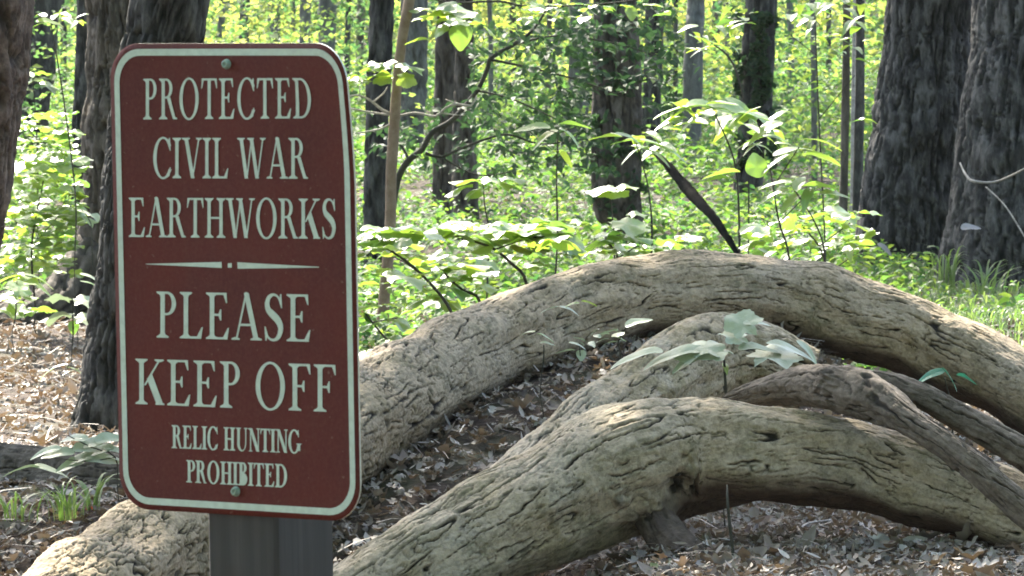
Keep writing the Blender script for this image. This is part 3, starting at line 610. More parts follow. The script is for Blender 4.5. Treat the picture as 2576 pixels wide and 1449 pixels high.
plant('maple_sapling', 'young maple with the widest white topped leaves, right beside the edge of the sign', 'sapling', (1132, 790), [[(1140, 800, 4), (1060, 690, 3.5), (982, 630, 3), (955, 612, 2)], [(1060, 690, 2), (1010, 655, 1.5), (985, 645, 1.2)]],
    [(925, 590, 115, 190, -8, 12), (1000, 588, 150, 10, 4, 22), (1075, 592, 130, 335, -22, -12), (960, 605, 110, 250, -12, 0), (930, 630, 100, 200, 5, 10), (1040, 640, 90, 20, -5, 10), (905, 612, 90, 160, 0, -15), (1010, 575, 120, 120, 4, 0)], 17.9, rnd=[(890, 1090, 570, 640, 16, 50, 100, 'fm'), (890, 1090, 660, 740, 9, 40, 80, 'fm')])
plant('maple_sapling', 'low maple sapling whose leaves hang beside the base of the tan sapling', 'sapling', (1000, 900), [[(1010, 905, 3), (960, 840, 2.5), (920, 790, 2)], [(940, 810, 2), (1000, 800, 1.5)]],
    [(915, 712, 130, 190, 2, 10), (1005, 690, 150, 12, 8, 10), (925, 770, 110, 185, 0, 12), (990, 768, 80, 350, -10, -15), (930, 815, 100, 200, 2, 12), (1000, 805, 90, 345, -14, 12), (990, 855, 70, 350, -15, 14), (925, 880, 60, 180, 0, 10)], 17.6)
plant('maple_sapling', 'young maple with pale leaf fans in the middle of the bright leaf tier', 'sapling', (1205, 760), [[(1210, 765, 4), (1165, 730, 3), (1126, 697, 3), (1105, 660, 2)]],
    [(1090, 660, 120, 165, 4, 18), (1140, 672, 130, 20, -4, 16), (1060, 690, 100, 190, 0, 10), (1180, 668, 120, 8, 4, -14), (1140, 720, 110, 350, -6, 14), (1080, 745, 120, 185, -5, 10), (1120, 752, 110, 330, -20, -10), (1160, 700, 120, 60, 0, 0)], 18.1, rnd=[(1040, 1240, 640, 700, 14, 50, 100, 'fm'), (1080, 1230, 720, 770, 9, 45, 80, 'fm')])
plant('maple_sapling', 'tallest maple tier spreading level just above the rise of the arched log', 'sapling', (1322, 708), [[(1325, 715, 4), (1285, 662, 4), (1240, 625, 3.5), (1187, 606, 3), (1150, 600, 2)], [(1245, 628, 2.5), (1330, 600, 2), (1420, 590, 1.5)]],
    [(1140, 585, 110, 175, 0, 18), (1200, 590, 130, 10, -8, -14), (1270, 580, 160, 12, 8, 20), (1360, 578, 150, 5, 2, 24), (1430, 600, 120, 340, -20, 12), (1300, 602, 140, 185, 4, 18), (1380, 572, 130, 150, 6, 10), (1230, 615, 100, 210, -10, -14), (1460, 560, 80, 20, 6, 10)], 18.6, rnd=[(1120, 1470, 560, 605, 24, 70, 130, 'fm'), (1180, 1480, 615, 670, 20, 45, 85, 'fm')])
plant('maple_sapling', 'maple sapling with folded white leaves hiding the foot of the ivy covered trunk', 'sapling', (1540, 690), [[(1560, 690, 4), (1550, 640, 3), (1530, 610, 2.5)], [(1555, 650, 2), (1600, 620, 1.5)]],
    [(1510, 610, 130, 175, 4, 20), (1560, 625, 140, 8, -4, 18), (1580, 565, 120, 340, -14, 24), (1530, 590, 110, 200, -8, 10), (1620, 640, 130, 5, 0, 18), (1690, 632, 110, 170, 2, 16), (1600, 600, 100, 30, 0, 14)], 18.9, rnd=[(1480, 1760, 590, 650, 22, 50, 100, 'fm')])
plant('shrub', 'shrub holding two big yellow green leaves up left of the ivy trunk', 'shrub', (1400, 600), [[(1402, 610, 2.5), (1400, 450, 2), (1404, 335, 1.6)], [(1404, 335, 1.4), (1360, 322, 1)], [(1404, 335, 1.4), (1450, 320, 1)]],
    [(1345, 318, 105, 184, 4, -26), (1440, 308, 95, 8, 6, -24), (1375, 333, 85, 210, -10, -20), (1430, 328, 80, 330, -12, -18), (1425, 395, 55, 20, -40, -30), (1388, 380, 50, 170, -5, 10)], 19.6, kind='fo', stem_m=M_STEM)
plant('shrub', 'shrub with flat white leaves floating in front of the twin trees', 'shrub', (1220, 600), [[(1230, 600, 2.5), (1220, 520, 2), (1215, 462, 1.5)]],
    [(1180, 455, 110, 176, 2, 14), (1240, 452, 120, 4, 2, 16), (1285, 450, 90, 2, 0, 12), (1160, 470, 90, 200, -10, 14), (1200, 478, 70, 230, -12, 10)], 19.4)
plant('shrub', 'shrub with a ragged yellow green leaf before the trunk of the ivy tree', 'shrub', (1540, 600), [[(1545, 610, 2.5), (1540, 540, 2), (1535, 480, 1.5)]],
    [(1520, 476, 100, 178, -4, -22), (1575, 472, 80, 10, 4, 14), (1545, 485, 90, 260, -20, 0), (1600, 540, 70, 8, 0, 12)], 19.8)
plant('shrub', 'shrub with a long spray of pale leaflets crossing the ivy tree', 'shrub', (1640, 600), [[(1640, 600, 3), (1630, 470, 2), (1600, 360, 1.6)]],
    [(1530, 338, 95, 172, 10, 12), (1580, 350, 90, 178, 0, 14), (1640, 352, 110, 4, 6, 18), (1680, 368, 100, 350, -6, 16), (1600, 372, 90, 200, -8, 14), (1650, 380, 80, 340, -10, 14)], 20.2, kind='fo', rnd=[(1520, 1720, 335, 385, 10, 50, 95, 'fo')])
plant('hickory_seedling', 'hickory sprig glowing white in front of the dark leafy trunk', 'seedling', (1850, 620), [[(1860, 620, 3), (1850, 420, 2.5), (1800, 290, 2)], [(1850, 420, 2), (1900, 340, 1.5)]],
    [(1700, 268, 110, 172, 8, 8, 'fo'), (1735, 262, 120, 160, 10, 14, 'fo'), (1780, 262, 140, 10, 0, 26, 'fo'), (1830, 268, 150, 355, -2, 26, 'fo'), (1760, 280, 120, 200, -6, 18, 'fo'), (1900, 285, 120, 2, -2, 22, 'fo'), (1940, 300, 90, 350, -6, 14, 'fo'), (1690, 300, 100, 200, -14, 8, 'fo'), (1895, 345, 90, 170, 0, 16, 'fo'), (1925, 335, 80, 10, 0, 18, 'fo')],
    19.5, rnd=[(1690, 1960, 255, 325, 22, 60, 120, 'fo'), (1850, 1970, 325, 370, 9, 40, 70, 'fo')])
plant('hickory_seedling', 'hickory seedling with one round green leaf and long upright leaves', 'seedling', (1960, 640), [[(1985, 650, 3), (1960, 560, 2.5), (1945, 470, 2), (1935, 410, 2)], [(1945, 470, 2), (2010, 370, 1.5)], [(1960, 560, 2), (2040, 480, 1.5)]],
    [(1903, 418, 80, 100, 70, 0, 'fr'), (1985, 368, 130, 28, 30, 10, 'fo'), (2055, 345, 120, 14, 14, -8, 'fo'), (2060, 385, 110, 22, 8, -16, 'fo'), (1820, 430, 110, 178, 0, 18, 'fo'), (1800, 445, 100, 176, 2, 16, 'fo'), (1960, 395, 110, 200, -10, 14, 'fo')], 18.4)
plant('hickory_seedling', 'hickory seedling fanning vivid yellow green leaflets above the log crest', 'seedling', (2060, 640), [[(2075, 650, 2.5), (2050, 560, 2), (2000, 480, 2)]],
    [(2010, 452, 100, 75, 45, 0, 'fo'), (1955, 455, 100, 160, 12, -20, 'fo'), (2050, 462, 110, 20, 14, -22, 'fo'), (1950, 482, 90, 185, -6, -14, 'fo'), (2030, 485, 90, 250, -28, 0, 'fo'), (2095, 485, 90, 2, 2, 10, 'fo'), (1990, 500, 80, 220, -22, -10, 'fo')], 18.3)
plant('shrub', 'leafy shrub spilling white and yellow leaves at the foot of the huge dark tree', 'shrub', (2050, 680), [[(2080, 690, 3), (2060, 620, 2.5), (2010, 560, 2)], [(2060, 620, 2), (2140, 560, 1.5)], [(2080, 690, 2), (2150, 640, 1.5)]],
    [(2110, 530, 120, 6, 2, 18), (2060, 540, 110, 178, 0, 16), (2165, 570, 80, 350, -12, -20), (2120, 600, 90, 10, -4, 14), (2000, 580, 100, 170, 2, 14), (1980, 610, 80, 200, -6, -14), (1900, 610, 80, 180, 0, -20)], 18.8, rnd=[(1890, 2190, 530, 630, 26, 50, 100, 'fm'), (1880, 2160, 600, 650, 14, 40, 75, 'fo')])
plant('shrub', 'shrub branch with small leaves dangling left of the dark leafy trunk', 'shrub', (1880, 300), [[(1880, 320, 3), (1855, 190, 3), (1830, 140, 2.5), (1795, 112, 2)]],
    [(1760, 124, 50, 178, 0, -20, 'fo'), (1785, 128, 45, 350, 0, -20, 'fo')], 21, rnd=[(1735, 1850, 60, 130, 16, 35, 65, 'fo'), (1800, 1900, 20, 80, 14, 35, 70, 'fo')])
plant('shrub', 'tall shrub sprinkling light leaves over the thin trunks left of the huge dark tree', 'shrub', (2060, 600), [[(2075, 600, 2), (2060, 300, 2), (2050, 40, 1.5)], [(2060, 300, 1.5), (2150, 190, 1)], [(2055, 140, 1.5), (1990, 90, 1)]], [(2190, 100, 55, 8, 14, 10, 'fo'), (2175, 150, 60, 4, -4, -15, 'fo'), (2160, 300, 50, 150, 6, -20, 'fo'), (2185, 298, 45, 20, 8, -20, 'fo')], 21.5,
    rnd=[(1960, 2200, 0, 60, 26, 40, 75, 'fo'), (1960, 2180, 70, 130, 20, 35, 70, 'fo'), (1980, 2100, 140, 260, 14, 30, 55, 'fo')])
plant('tree_branch', 'thin branch with heart shaped leaves crossing the top of the picture', 'branch', (1040, -60), [[(1038, -60, 4), (1110, 4, 3), (1250, 3, 3), (1330, 16, 2.5), (1480, 12, 2), (1600, 0, 2), (1700, -20, 2)]],
    [(1100, 38, 110, 190, 0, 22, 'fm'), (1150, 28, 120, 10, -2, 24, 'fm'), (1130, 52, 110, 350, -6, 18, 'fm'), (1158, 85, 75, 262, -65, 0, 'fr'), (1110, 72, 50, 200, -30, -20, 'fr'), (1232, 78, 55, 330, -35, -20, 'fm'), (1262, 62, 45, 20, 10, -20, 'fr'), (1665, 30, 60, 60, 20, -30, 'fr'), (1640, 12, 60, 8, 4, 16, 'fr'), (1588, 32, 45, 280, -50, 0, 'fr'), (1050, 98, 70, 190, 0, 14, 'fo')], 22.6,
    rnd=[(1060, 1200, 8, 60, 10, 50, 95, 'fm'), (1280, 1620, 8, 50, 26, 30, 60, 'fr')])
sap = empty('maple_sapling', P(960, 850, GD(850)), 'tan barked slender sapling trunk standing right of the sign', 'sapling')
ds_ = GD(850)
stick('trunk', [(958, 862, ds_, 16), (968, 734, ds_, 15), (976, 655, ds_, 14.5), (982, 565, ds_, 14), (984, 447, ds_, 14), (988, 380, ds_, 14), (996, 250, ds_, 13), (1005, 150, ds_, 13), (1016, 70, ds_, 13), (1030, 0, ds_, 14), (1045, -140, ds_, 13), (1060, -700, ds_, 12)], M_SAP, sap, 16, .02, 3, .08)
for k, l in enumerate([[(985, 288, ds_, 4), (960, 275, ds_, 4), (935, 255, ds_, 3), (905, 240, ds_, 2.5), (880, 242, ds_, 2)], [(985, 290, ds_, 3), (930, 282, ds_, 2.5), (880, 272, ds_, 2)], [(940, 256, ds_, 2.5), (965, 235, ds_, 2), (975, 218, ds_, 1.5)], [(905, 240, ds_, 2), (905, 215, ds_, 1.5)],
    [(1000, 293, ds_, 3.5), (1045, 284, ds_, 3), (1095, 293, ds_, 3), (1120, 272, ds_, 3), (1150, 262, ds_, 3.5), (1185, 266, ds_, 3), (1200, 240, ds_, 2)], [(1150, 262, ds_, 2), (1120, 250, ds_, 1.5)], [(1110, 285, ds_, 2), (1160, 290, ds_, 1.5)], [(982, 312, ds_, 3), (955, 325, ds_, 2.5), (900, 335, ds_, 2)]]):
    stick('twig', l, M_TWIG, sap, 6, .02, k)
for L in [(905, 205, 80, 190, -6, -20), (925, 178, 75, 178, 4, 18), (945, 160, 60, 120, 30, -10), (975, 165, 60, 60, 40, -10), (955, 190, 90, 200, 0, 18), (1025, 165, 90, 20, 14, 16), (1022, 198, 60, 280, -50, 0), (890, 190, 60, 180, 0, 16), (965, 200, 60, 250, -30, 0), (940, 172, 60, 0, 0, 20)]:
    put_leaf(sap, 'fm', L[0], L[1], ds_ - .1, L[2], L[3], L[4], L[5])
# left side plants
plant('shrub', 'leaf sprig glowing white at the top left in front of the dark grey tree', 'shrub', (200, 400), [[(190, 500, 2), (160, 250, 2), (128, 60, 1.5)]],
    [(105, 32, 55, 130, 30, -16, 'fo'), (120, 52, 75, 10, 0, 24, 'fo'), (98, 58, 50, 184, 0, 16, 'fo'), (140, 38, 50, 70, 30, -12, 'fo')], 22, rnd=[(150, 210, 20, 100, 7, 30, 60, 'fo')])
plant('shrub', 'small shrub with bluish leaves in front of the dark grey tree at left', 'shrub', (90, 420), [[(95, 430, 2), (90, 300, 1.6), (82, 190, 1.4)]],
    [(72, 188, 60, 180, 0, -14, 'fm'), (105, 185, 55, 0, 0, -22, 'fm'), (118, 212, 60, 6, 0, 14, 'pm'), (65, 226, 60, 178, 0, 12, 'pm'), (88, 200, 55, 200, 0, 14, 'pm')], 24)
plant('shrub', 'leafy shrub filling the gap left of the big brown tree', 'shrub', (100, 760), [[(90, 790, 3), (80, 620, 2.5), (110, 450, 2)], [(80, 620, 2), (150, 540, 1.5)]],
    [(100, 405, 130, 12, -4, -14), (150, 415, 130, 340, -14, -12), (65, 420, 110, 190, -8, -14), (150, 540, 140, 4, 4, 14), (110, 530, 120, 178, 2, 14), (40, 490, 80, 120, 20, 10), (205, 540, 90, 8, -4, 14)], 22.5,
    rnd=[(20, 200, 280, 400, 60, 35, 65, 'fm'), (20, 205, 400, 560, 90, 40, 80, 'fm'), (0, 195, 560, 690, 80, 38, 70, 'fm')])
sg = plant('seedling', 'lone pale seedling leaf with a square tip against the big brown tree', 'seedling', (235, 700), [[(232, 640, 1.5), (228, 560, 1.2), (205, 528, 1)]], [(218, 532, 60, 2, -6, 12, 'po'), (242, 545, 30, 300, -40, 0, 'pr')], 22)
plant('maple_seedling', 'maple seedling with flat pale leaf pairs at the root of the big brown tree', 'seedling', (180, 830), [[(184, 838, 2), (183, 790, 1.6), (182, 748, 1.4)]],
    [(150, 752, 85, 176, 0, 14, 'pm'), (215, 757, 85, 2, -6, 16, 'pm'), (150, 790, 100, 178, 0, 14, 'pm'), (215, 802, 80, 358, -4, 14, 'pm'), (185, 822, 40, 270, -70, 0, 'fr'), (225, 708, 60, 4, 0, 6, 'fo'), (225, 690, 60, 0, 0, 12, 'po')], 20.5)
plant('seedling', 'seedling with long shiny white leaves at the left edge below the undergrowth', 'seedling', (40, 760), [[(40, 790, 2), (40, 730, 1.6), (45, 700, 1.4)]],
    [(20, 692, 120, 178, 0, 14, 'fo'), (80, 700, 110, 350, -8, 14, 'fo'), (50, 712, 70, 320, -20, -10, 'fr'), (20, 735, 80, 180, 0, -10, 'fo'), (90, 690, 90, 10, 2, 12, 'fo'), (60, 745, 80, 0, 0, -12, 'fm')], 21.5, rnd=[(0, 110, 690, 790, 12, 50, 90, 'fm')])
plant('seedling', 'sprig with bright yellow leaves lying beside the foot of the dark tree', 'seedling', (210, 940), [[(215, 940, 1.5), (200, 925, 1.2), (150, 918, 1)]], [(140, 917, 80, 178, 2, -6, 'fo'), (190, 925, 60, 350, 0, -12, 'fo'), (216, 915, 36, 80, 70, 0, 'fo'), (180, 930, 50, 200, -4, 10, 'po')], 19.3)
plant('fern', 'pale grey green fern leaf spread over the rotting log', 'fern', (230, 1150), [[(290, 1150, 2), (230, 1125, 1.6), (170, 1095, 1.2)], [(290, 1150, 1.6), (220, 1160, 1.2), (120, 1150, 1)]],
    [(190, 1096, 85, 160, 12, -28, 'po'), (225, 1110, 90, 168, 4, -34, 'po'), (250, 1128, 90, 178, 0, -30, 'po'), (275, 1100, 90, 20, 14, 30, 'po'), (290, 1126, 80, 8, 0, 32, 'po'), (150, 1138, 90, 180, 0, -28, 'po'), (200, 1148, 95, 178, 0, -30, 'po'), (250, 1150, 100, 2, 0, 30, 'po'), (180, 1165, 80, 200, -8, -26, 'po'), (120, 1128, 80, 190, 0, -30, 'po'), (215, 1125, 80, 10, 6, 34, 'po'), (290, 1150, 60, 0, 0, 12, 'po'), (60, 1172, 100, 176, 2, 16, 'po'), (120, 1174, 100, 2, 0, 16, 'po')], 15.7)
plant('maple_seedling', 'big drooping pale maple leaves spread over the broken limb', 'seedling', (1825, 1000), [[(1826, 1010, 4), (1824, 950, 3.5), (1822, 905, 3)]],
    [(1868, 815, 105, 62, 52, 8, 'pm'), (1850, 845, 90, 110, 38, 0, 'pm'), (1770, 872, 150, 178, 2, -16, 'pm'), (1700, 880, 150, 178, 2, -10, 'po'), (1610, 884, 140, 180, 0, -9, 'po'), (1750, 890, 120, 200, -6, -14, 'po'), (1945, 895, 165, 352, -2, 17, 'pm'), (1985, 868, 140, 358, -4, 12, 'po'), (1790, 885, 120, 230, -8, -6, 'pm'), (1905, 872, 120, 12, 4, 12, 'po'), (1900, 806, 80, 20, 14, 24, 'po'), (2032, 872, 80, 335, -24, 14, 'po'), (1825, 918, 50, 280, -20, 0, 'fo')], 15.15)
plant('seedling', 'small seedling with tiny white and yellow leaves before the middle of the arched log', 'seedling', (1370, 900), [[(1368, 900, 2), (1368, 868, 1.5)], [(1460, 900, 1.5), (1458, 870, 1.2)]],
    [(1330, 832, 50, 150, 8, -14, 'fo'), (1370, 842, 55, 350, -14, 14, 'fo'), (1375, 862, 40, 0, 0, 14, 'po'), (1385, 772, 50, 178, 0, 12, 'po'), (1430, 772, 55, 2, 0, 12, 'po'), (1440, 762, 45, 170, 6, -10, 'fo'), (1480, 758, 45, 5, 0, -12, 'fo'), (1425, 880, 55, 182, 0, 12, 'po'), (1462, 892, 34, 270, -50, 0, 'pr'), (1450, 862, 45, 0, 0, 12, 'po')], 16.2, rnd=[(1440, 1500, 850, 870, 4, 20, 35, 'po')])
plant('seedling', 'seedling with one raised white leaf next to the broken limb', 'seedling', (1550, 880), [[(1560, 885, 2), (1555, 860, 1.5), (1580, 815, 1)]],
    [(1602, 808, 80, 18, 22, 18, 'po'), (1555, 838, 44, 70, 30, -10, 'fr'), (1560, 850, 36, 0, -20, 0, 'fo'), (1530, 832, 34, 170, 0, 16, 'po'), (1515, 852, 40, 178, 0, 14, 'po'), (1535, 860, 36, 200, 0, 12, 'po')], 16.0, rnd=[(1490, 1570, 825, 870, 7, 20, 40, 'po')])
plant('seedling', 'blue green seedling leaves against the dark underside of the arched log', 'seedling', (2400, 1010), [[(2395, 1030, 2), (2385, 985, 1.6), (2375, 945, 1.2)]],
    [(2345, 935, 80, 186, -2, -34, 'go'), (2392, 945, 80, 320, -30, -30, 'go'), (2430, 948, 60, 345, -14, -24, 'go')], 16.0)
plant('seedling', 'tiny lime green weed on the litter at the lower right', 'seedling', (2290, 1400), [[(2290, 1402, 1.5), (2285, 1380, 1)]], [(2262, 1358, 30, 120, 20, -10, 'fo'), (2280, 1376, 36, 20, 10, -16, 'fo'), (2308, 1385, 40, 8, 4, -14, 'fo'), (2268, 1380, 32, 200, 6, -16, 'fo'), (2295, 1392, 30, 280, -10, 0, 'fo'), (2245, 1350, 26, 160, 10, -12, 'fo')], GD(1402))
tag(stick('bare_stem', [(1850, 1470, 14.3, 5), (1845, 1400, 14.35, 4), (1838, 1340, 14.35, 4), (1830, 1260, 14.35, 3.5), (1829, 1220, 14.4, 2)], M_STEM, None, 7, .02, 4), 'thin dark upright stem under the belly of the front log', 'stem')
# dead leaves that stand out
for k, (px, py, s, yaw, tl, rl, kd, dd, lbl) in enumerate([
    (1385, 1005, 95, 28, 22, 20, 'dm', 19.3, 'pale curled dead leaf leaning on the side of the front log'),
    (1245, 1140, 80, 10, 6, 26, 'dm', 17.5, 'round grey dead leaf lying in the hollow between the two logs'),
    (1690, 1405, 55, 40, 20, 20, 'po', 14.4, 'dusty green leaf below the knot of the front log'),
    (1640, 1420, 60, 180, 10, 20, 'pm', 14.2, 'small grey green leaf at the bottom edge under the front log'),
    (232, 1278, 40, 200, 20, 20, 'rm', 15.8, 'bright red dead leaf beside the grass tuft at left'),
    (2120, 1335, 70, 10, 14, 18, 'rm', 15.2, 'rusty red dead leaf under the front log at right'),
    (2225, 620, 50, 330, -20, 30, 'do', 26.5, 'bleached dead leaf hanging at the foot of the huge dark tree'),
    (2440, 570, 60, 20, 10, 30, 'do', 25.3, 'pale dead leaf caught against the right edge tree'),
    (900, 1290, 60, 20, 10, 25, 'dm', 15.7, 'grey dead leaf beside the lower right corner of the sign'),
    (1875, 1400, 60, 20, 10, 30, 'dm', 14.6, 'pale dead leaf right of the broken branch stub')]):
    o = put_leaf(None, kd, px, py, dd, s, yaw, tl, rl, name='dead_leaf' if kd[0] in 'dr' else 'fallen_leaf'); tag(o, lbl, 'leaf')

# ------------------------------------------------------------------ grass
def blade_mesh(name, specs, m, parent=None, origin=(0, 0, 0)):
    "specs: (base xyz, tip dir xy, height, reach, width)"
    V, Q, A = [], [], []
    for (b, dx, dy, h, re, w) in specs:
        n = 6; st = len(V); sx, sy = -dy, dx; rn = random.random()
        for k in range(n + 1):
            t = k / n; x = b[0] + dx * re * t * t; y = b[1] + dy * re * t * t; z = b[2] + h * (t * 1.9 - 1.15 * t * t)
            ww = w * (1 - t) ** .6 * (.6 + .8 * min(t * 3, 1)) * .5
            V += [(x - sx * ww, y - sy * ww, z), (x + sx * ww, y + sy * ww, z)]; A += [rn, rn]
        for k in range(n): q = st + 2 * k; Q.append((q, q + 1, q + 3, q + 2))
    return mobj(name, mesh_np(name, np.array(V) - np.array(origin), Q, m, True, {'rnd': A}), parent)
def tuft(label, px, py, n, h, re, w, spread, d=None):
    d = d or GD(py); b = P(px, py, d); root = empty('grass_tuft', b, label, 'grass')
    for _ in range(n):
        a = random.uniform(0, 6.28); q = random.random() * spread
        bp = (b.x + math.cos(a) * q, b.y + math.sin(a) * q * .6, b.z - .01); a2 = a + random.gauss(0, .5)
        blade_mesh('blade', [(bp, math.cos(a2), math.sin(a2), h * random.uniform(.6, 1.2), re * random.uniform(.4, 1.2), w * random.uniform(.7, 1.2))], M_GRASS, root, b)
tuft('tuft of thin pale arching grass blades in front of the rotting log at left', 170, 1300, 34, .12, .13, .0055, .05, 15.65)
tuft('leafy upright grass shoot with a yellow tipped blade next to the sign edge', 235, 1275, 9, .11, .12, .011, .02, 15.75)
tuft('thin grass at the far left bottom in front of the rotting log', 30, 1300, 30, .10, .14, .005, .08, 15.65)
tuft('tall blue green grass behind the right end of the arched log', 2375, 745, 26, .26, .12, .009, .06, None)
tuft('spiky grass between the arched log and the huge dark tree', 2240, 735, 20, .12, .14, .009, .07, None)
tuft('long grass blades leaning at the right edge of the picture', 2480, 760, 26, .2, .26, .009, .1, None)
def grass_field():
    sp = []
    for _ in range(11000):
        x = random.uniform(1.25, 3.2); y = random.uniform(20.0, 28.0)
        if x < .062 * y + .1 * random.random(): continue
        a = random.uniform(0, 6.28); sp.append(((x, y, float(gz(np.array(x), np.array(y)))), math.cos(a), math.sin(a), random.uniform(.03, .11), random.uniform(.02, .09), random.uniform(.004, .008)))
    tag(blade_mesh('grass', sp, M_GRASS), 'short mossy green grass on the mound behind the arched log at right', 'grass', kind='stuff')
grass_field()

# ------------------------------------------------------------------ the sign
YAW, PIT, ROL = R(37.6), R(3.34), R(1.31)     # in the camera's frame (x right, y down, z forward)
SW, SH = .3048, .4572
def rot_c():
    c, s = math.cos(YAW), math.sin(YAW); Ry = Matrix(((c, 0, s), (0, 1, 0), (-s, 0, c)))
    c, s = math.cos(PIT), math.sin(PIT); Rx = Matrix(((1, 0, 0), (0, c, -s), (0, s, c)))
    c, s = math.cos(ROL), math.sin(ROL); Rz = Matrix(((c, -s, 0), (s, c, 0), (0, 0, 1)))
    return Ry @ Rx @ Rz
RC = rot_c(); SC = Vector((-.269, -.008, 5.766))
CAMM = Matrix(((1, 0, 0), (0, fw.y * 0 + fw.y, 0), (0, 0, 1)))  # (unused rows kept simple)
def cam2world(v): return Vector((0, 0, CAMH)) + Vector((1, 0, 0)) * v.x - up * v.y + fw * v.z
O_S = cam2world(SC)
def dirw(v): return Vector((1, 0, 0)) * v.x - up * v.y + fw * v.z
EX, EY, EN = dirw(RC @ Vector((1, 0, 0))), dirw(RC @ Vector((0, -1, 0))), dirw(RC @ Vector((0, 0, -1)))   # right, up, toward the viewer
MS = Matrix((( EX.x, EY.x, EN.x, O_S.x), (EX.y, EY.y, EN.y, O_S.y), (EX.z, EY.z, EN.z, O_S.z), (0, 0, 0, 1)))
def img2s(px, py):
    "picture point -> place on the sign plane (metres from its centre)"
    ray = fw + Vector((1, 0, 0)) * ((px - CX) / F) - up * ((py - CY) / F); o = Vector((0, 0, CAMH))
    t = (O_S - o).dot(EN) / ray.dot(EN); q = o + ray * t - O_S; return q.dot(EX), q.dot(EY)
def bend(x, y):
    q = (SW / 2 - x) * 1.0 + (SH / 2 - y) * .9
    t = max(0., 1 - q / .125); w = max(0., 1 - abs(x + .13) / .09) * max(0., (y - .2) / .03)
    return .014 * t ** 1.4 + .0009 * math.sin(x * 31) * max(0, y / SH + .3) + .0012 * w
sign = bpy.data.objects.new('park_sign', None); link(sign); sign.matrix_world = MS
tag(sign, 'maroon rectangular warning sign with mint lettering bolted to a grey wooden post', 'sign')
def rrect(w, h, r, n=9):
    o = []
    for cx, cy, a0 in ((w / 2 - r, h / 2 - r, 0), (-w / 2 + r, h / 2 - r, 90), (-w / 2 + r, -h / 2 + r, 180), (w / 2 - r, -h / 2 + r, 270)):
        for k in range(n + 1): a = R(a0 + 90 * k / n); o.append((cx + r * math.cos(a), cy + r * math.sin(a)))
    return o
def dens(poly, step=.006):
    o = []
    for i, p in enumerate(poly):
        q = poly[(i + 1) % len(poly)]; L = math.hypot(q[0] - p[0], q[1] - p[1]); k = max(1, int(L / step))
        for j in range(k): o.append((p[0] + (q[0] - p[0]) * j / k, p[1] + (q[1] - p[1]) * j / k))
    return o
def panel():
    th = .0022; R0 = dens(rrect(SW, SH, .037)); n = len(R0); pts = [Vector(p) for p in R0]
    def inside(x, y):
        r = .037; dx = max(abs(x) - (SW / 2 - r), 0); dy = max(abs(y) - (SH / 2 - r), 0); return math.hypot(dx, dy) < r - .003
    for i in range(-24, 25):
        for j in range(-37, 38):
            x, y = i * .00625, j * .00615
            if inside(x, y): pts.append(Vector((x, y)))
    vo, eo, fo, *_ = geometry.delaunay_2d_cdt(pts, [(i, (i + 1) % n) for i in range(n)], [list(range(n))], 1, 1e-6)
    nv = len(vo); V = [(v.x, v.y, bend(v.x, v.y)) for v in vo] + [(v.x, v.y, bend(v.x, v.y) - th) for v in vo]
    faces = [list(f) for f in fo]; area = lambda f: sum((vo[f[k]].x * vo[f[(k + 1) % 3]].y - vo[f[(k + 1) % 3]].x * vo[f[k]].y) for k in range(3))
    faces = [f if area(f) > 0 else f[::-1] for f in faces]
    cnt = {}
    for f in faces:
        for k in range(3): cnt[(f[k], f[(k + 1) % 3])] = 1
    sides = [(b, a, a + nv, b + nv) for (a, b) in cnt if (b, a) not in cnt]
    me = bpy.data.meshes.new('panel'); me.from_pydata(V, [], faces + [[i + nv for i in f[::-1]] for f in faces] + sides)
    me.materials.append(M_SIGN); me.materials.append(M_ALU)
    nf = len(faces)
    for i, p in enumerate(me.polygons):
        p.material_index = 0 if i < nf else 1; p.use_smooth = i < 2 * nf
    me.update(); return mobj('panel', me, sign)
pan = panel()
def print_faces(name, polys, holes, parent, z=.0006, maxe=.012):
    """polys filled, holes cut out: one flat printed mesh following the bend of the panel"""
    pts, faces, edges = [], [], []
    for pl in polys + holes:
        if sum(pl[k][0] * pl[(k + 1) % len(pl)][1] - pl[(k + 1) % len(pl)][0] * pl[k][1] for k in range(len(pl))) < 0: pl = pl[::-1]
        pl = dens(pl, maxe); st = len(pts); pts += [Vector(p) for p in pl]; faces.append(list(range(st, st + len(pl))))
    vo, eo, fo, ov, oe, of = geometry.delaunay_2d_cdt(pts, [], faces, 1, 1e-7)
    npos = len(polys); keep = []
    for f, src in zip(fo, of):
        if any(s < npos for s in src) and not any(s >= npos for s in src):
            a = sum((vo[f[k]].x * vo[f[(k + 1) % len(f)]].y - vo[f[(k + 1) % len(f)]].x * vo[f[k]].y) for k in range(len(f)))
            keep.append(list(f) if a > 0 else list(f)[::-1])
    me = bpy.data.meshes.new(name); me.from_pydata([(v.x, v.y, bend(v.x, v.y) + z) for v in vo], [], keep); me.materials.append(M_PRINT)
    me.update(); return mobj(name, me, parent)
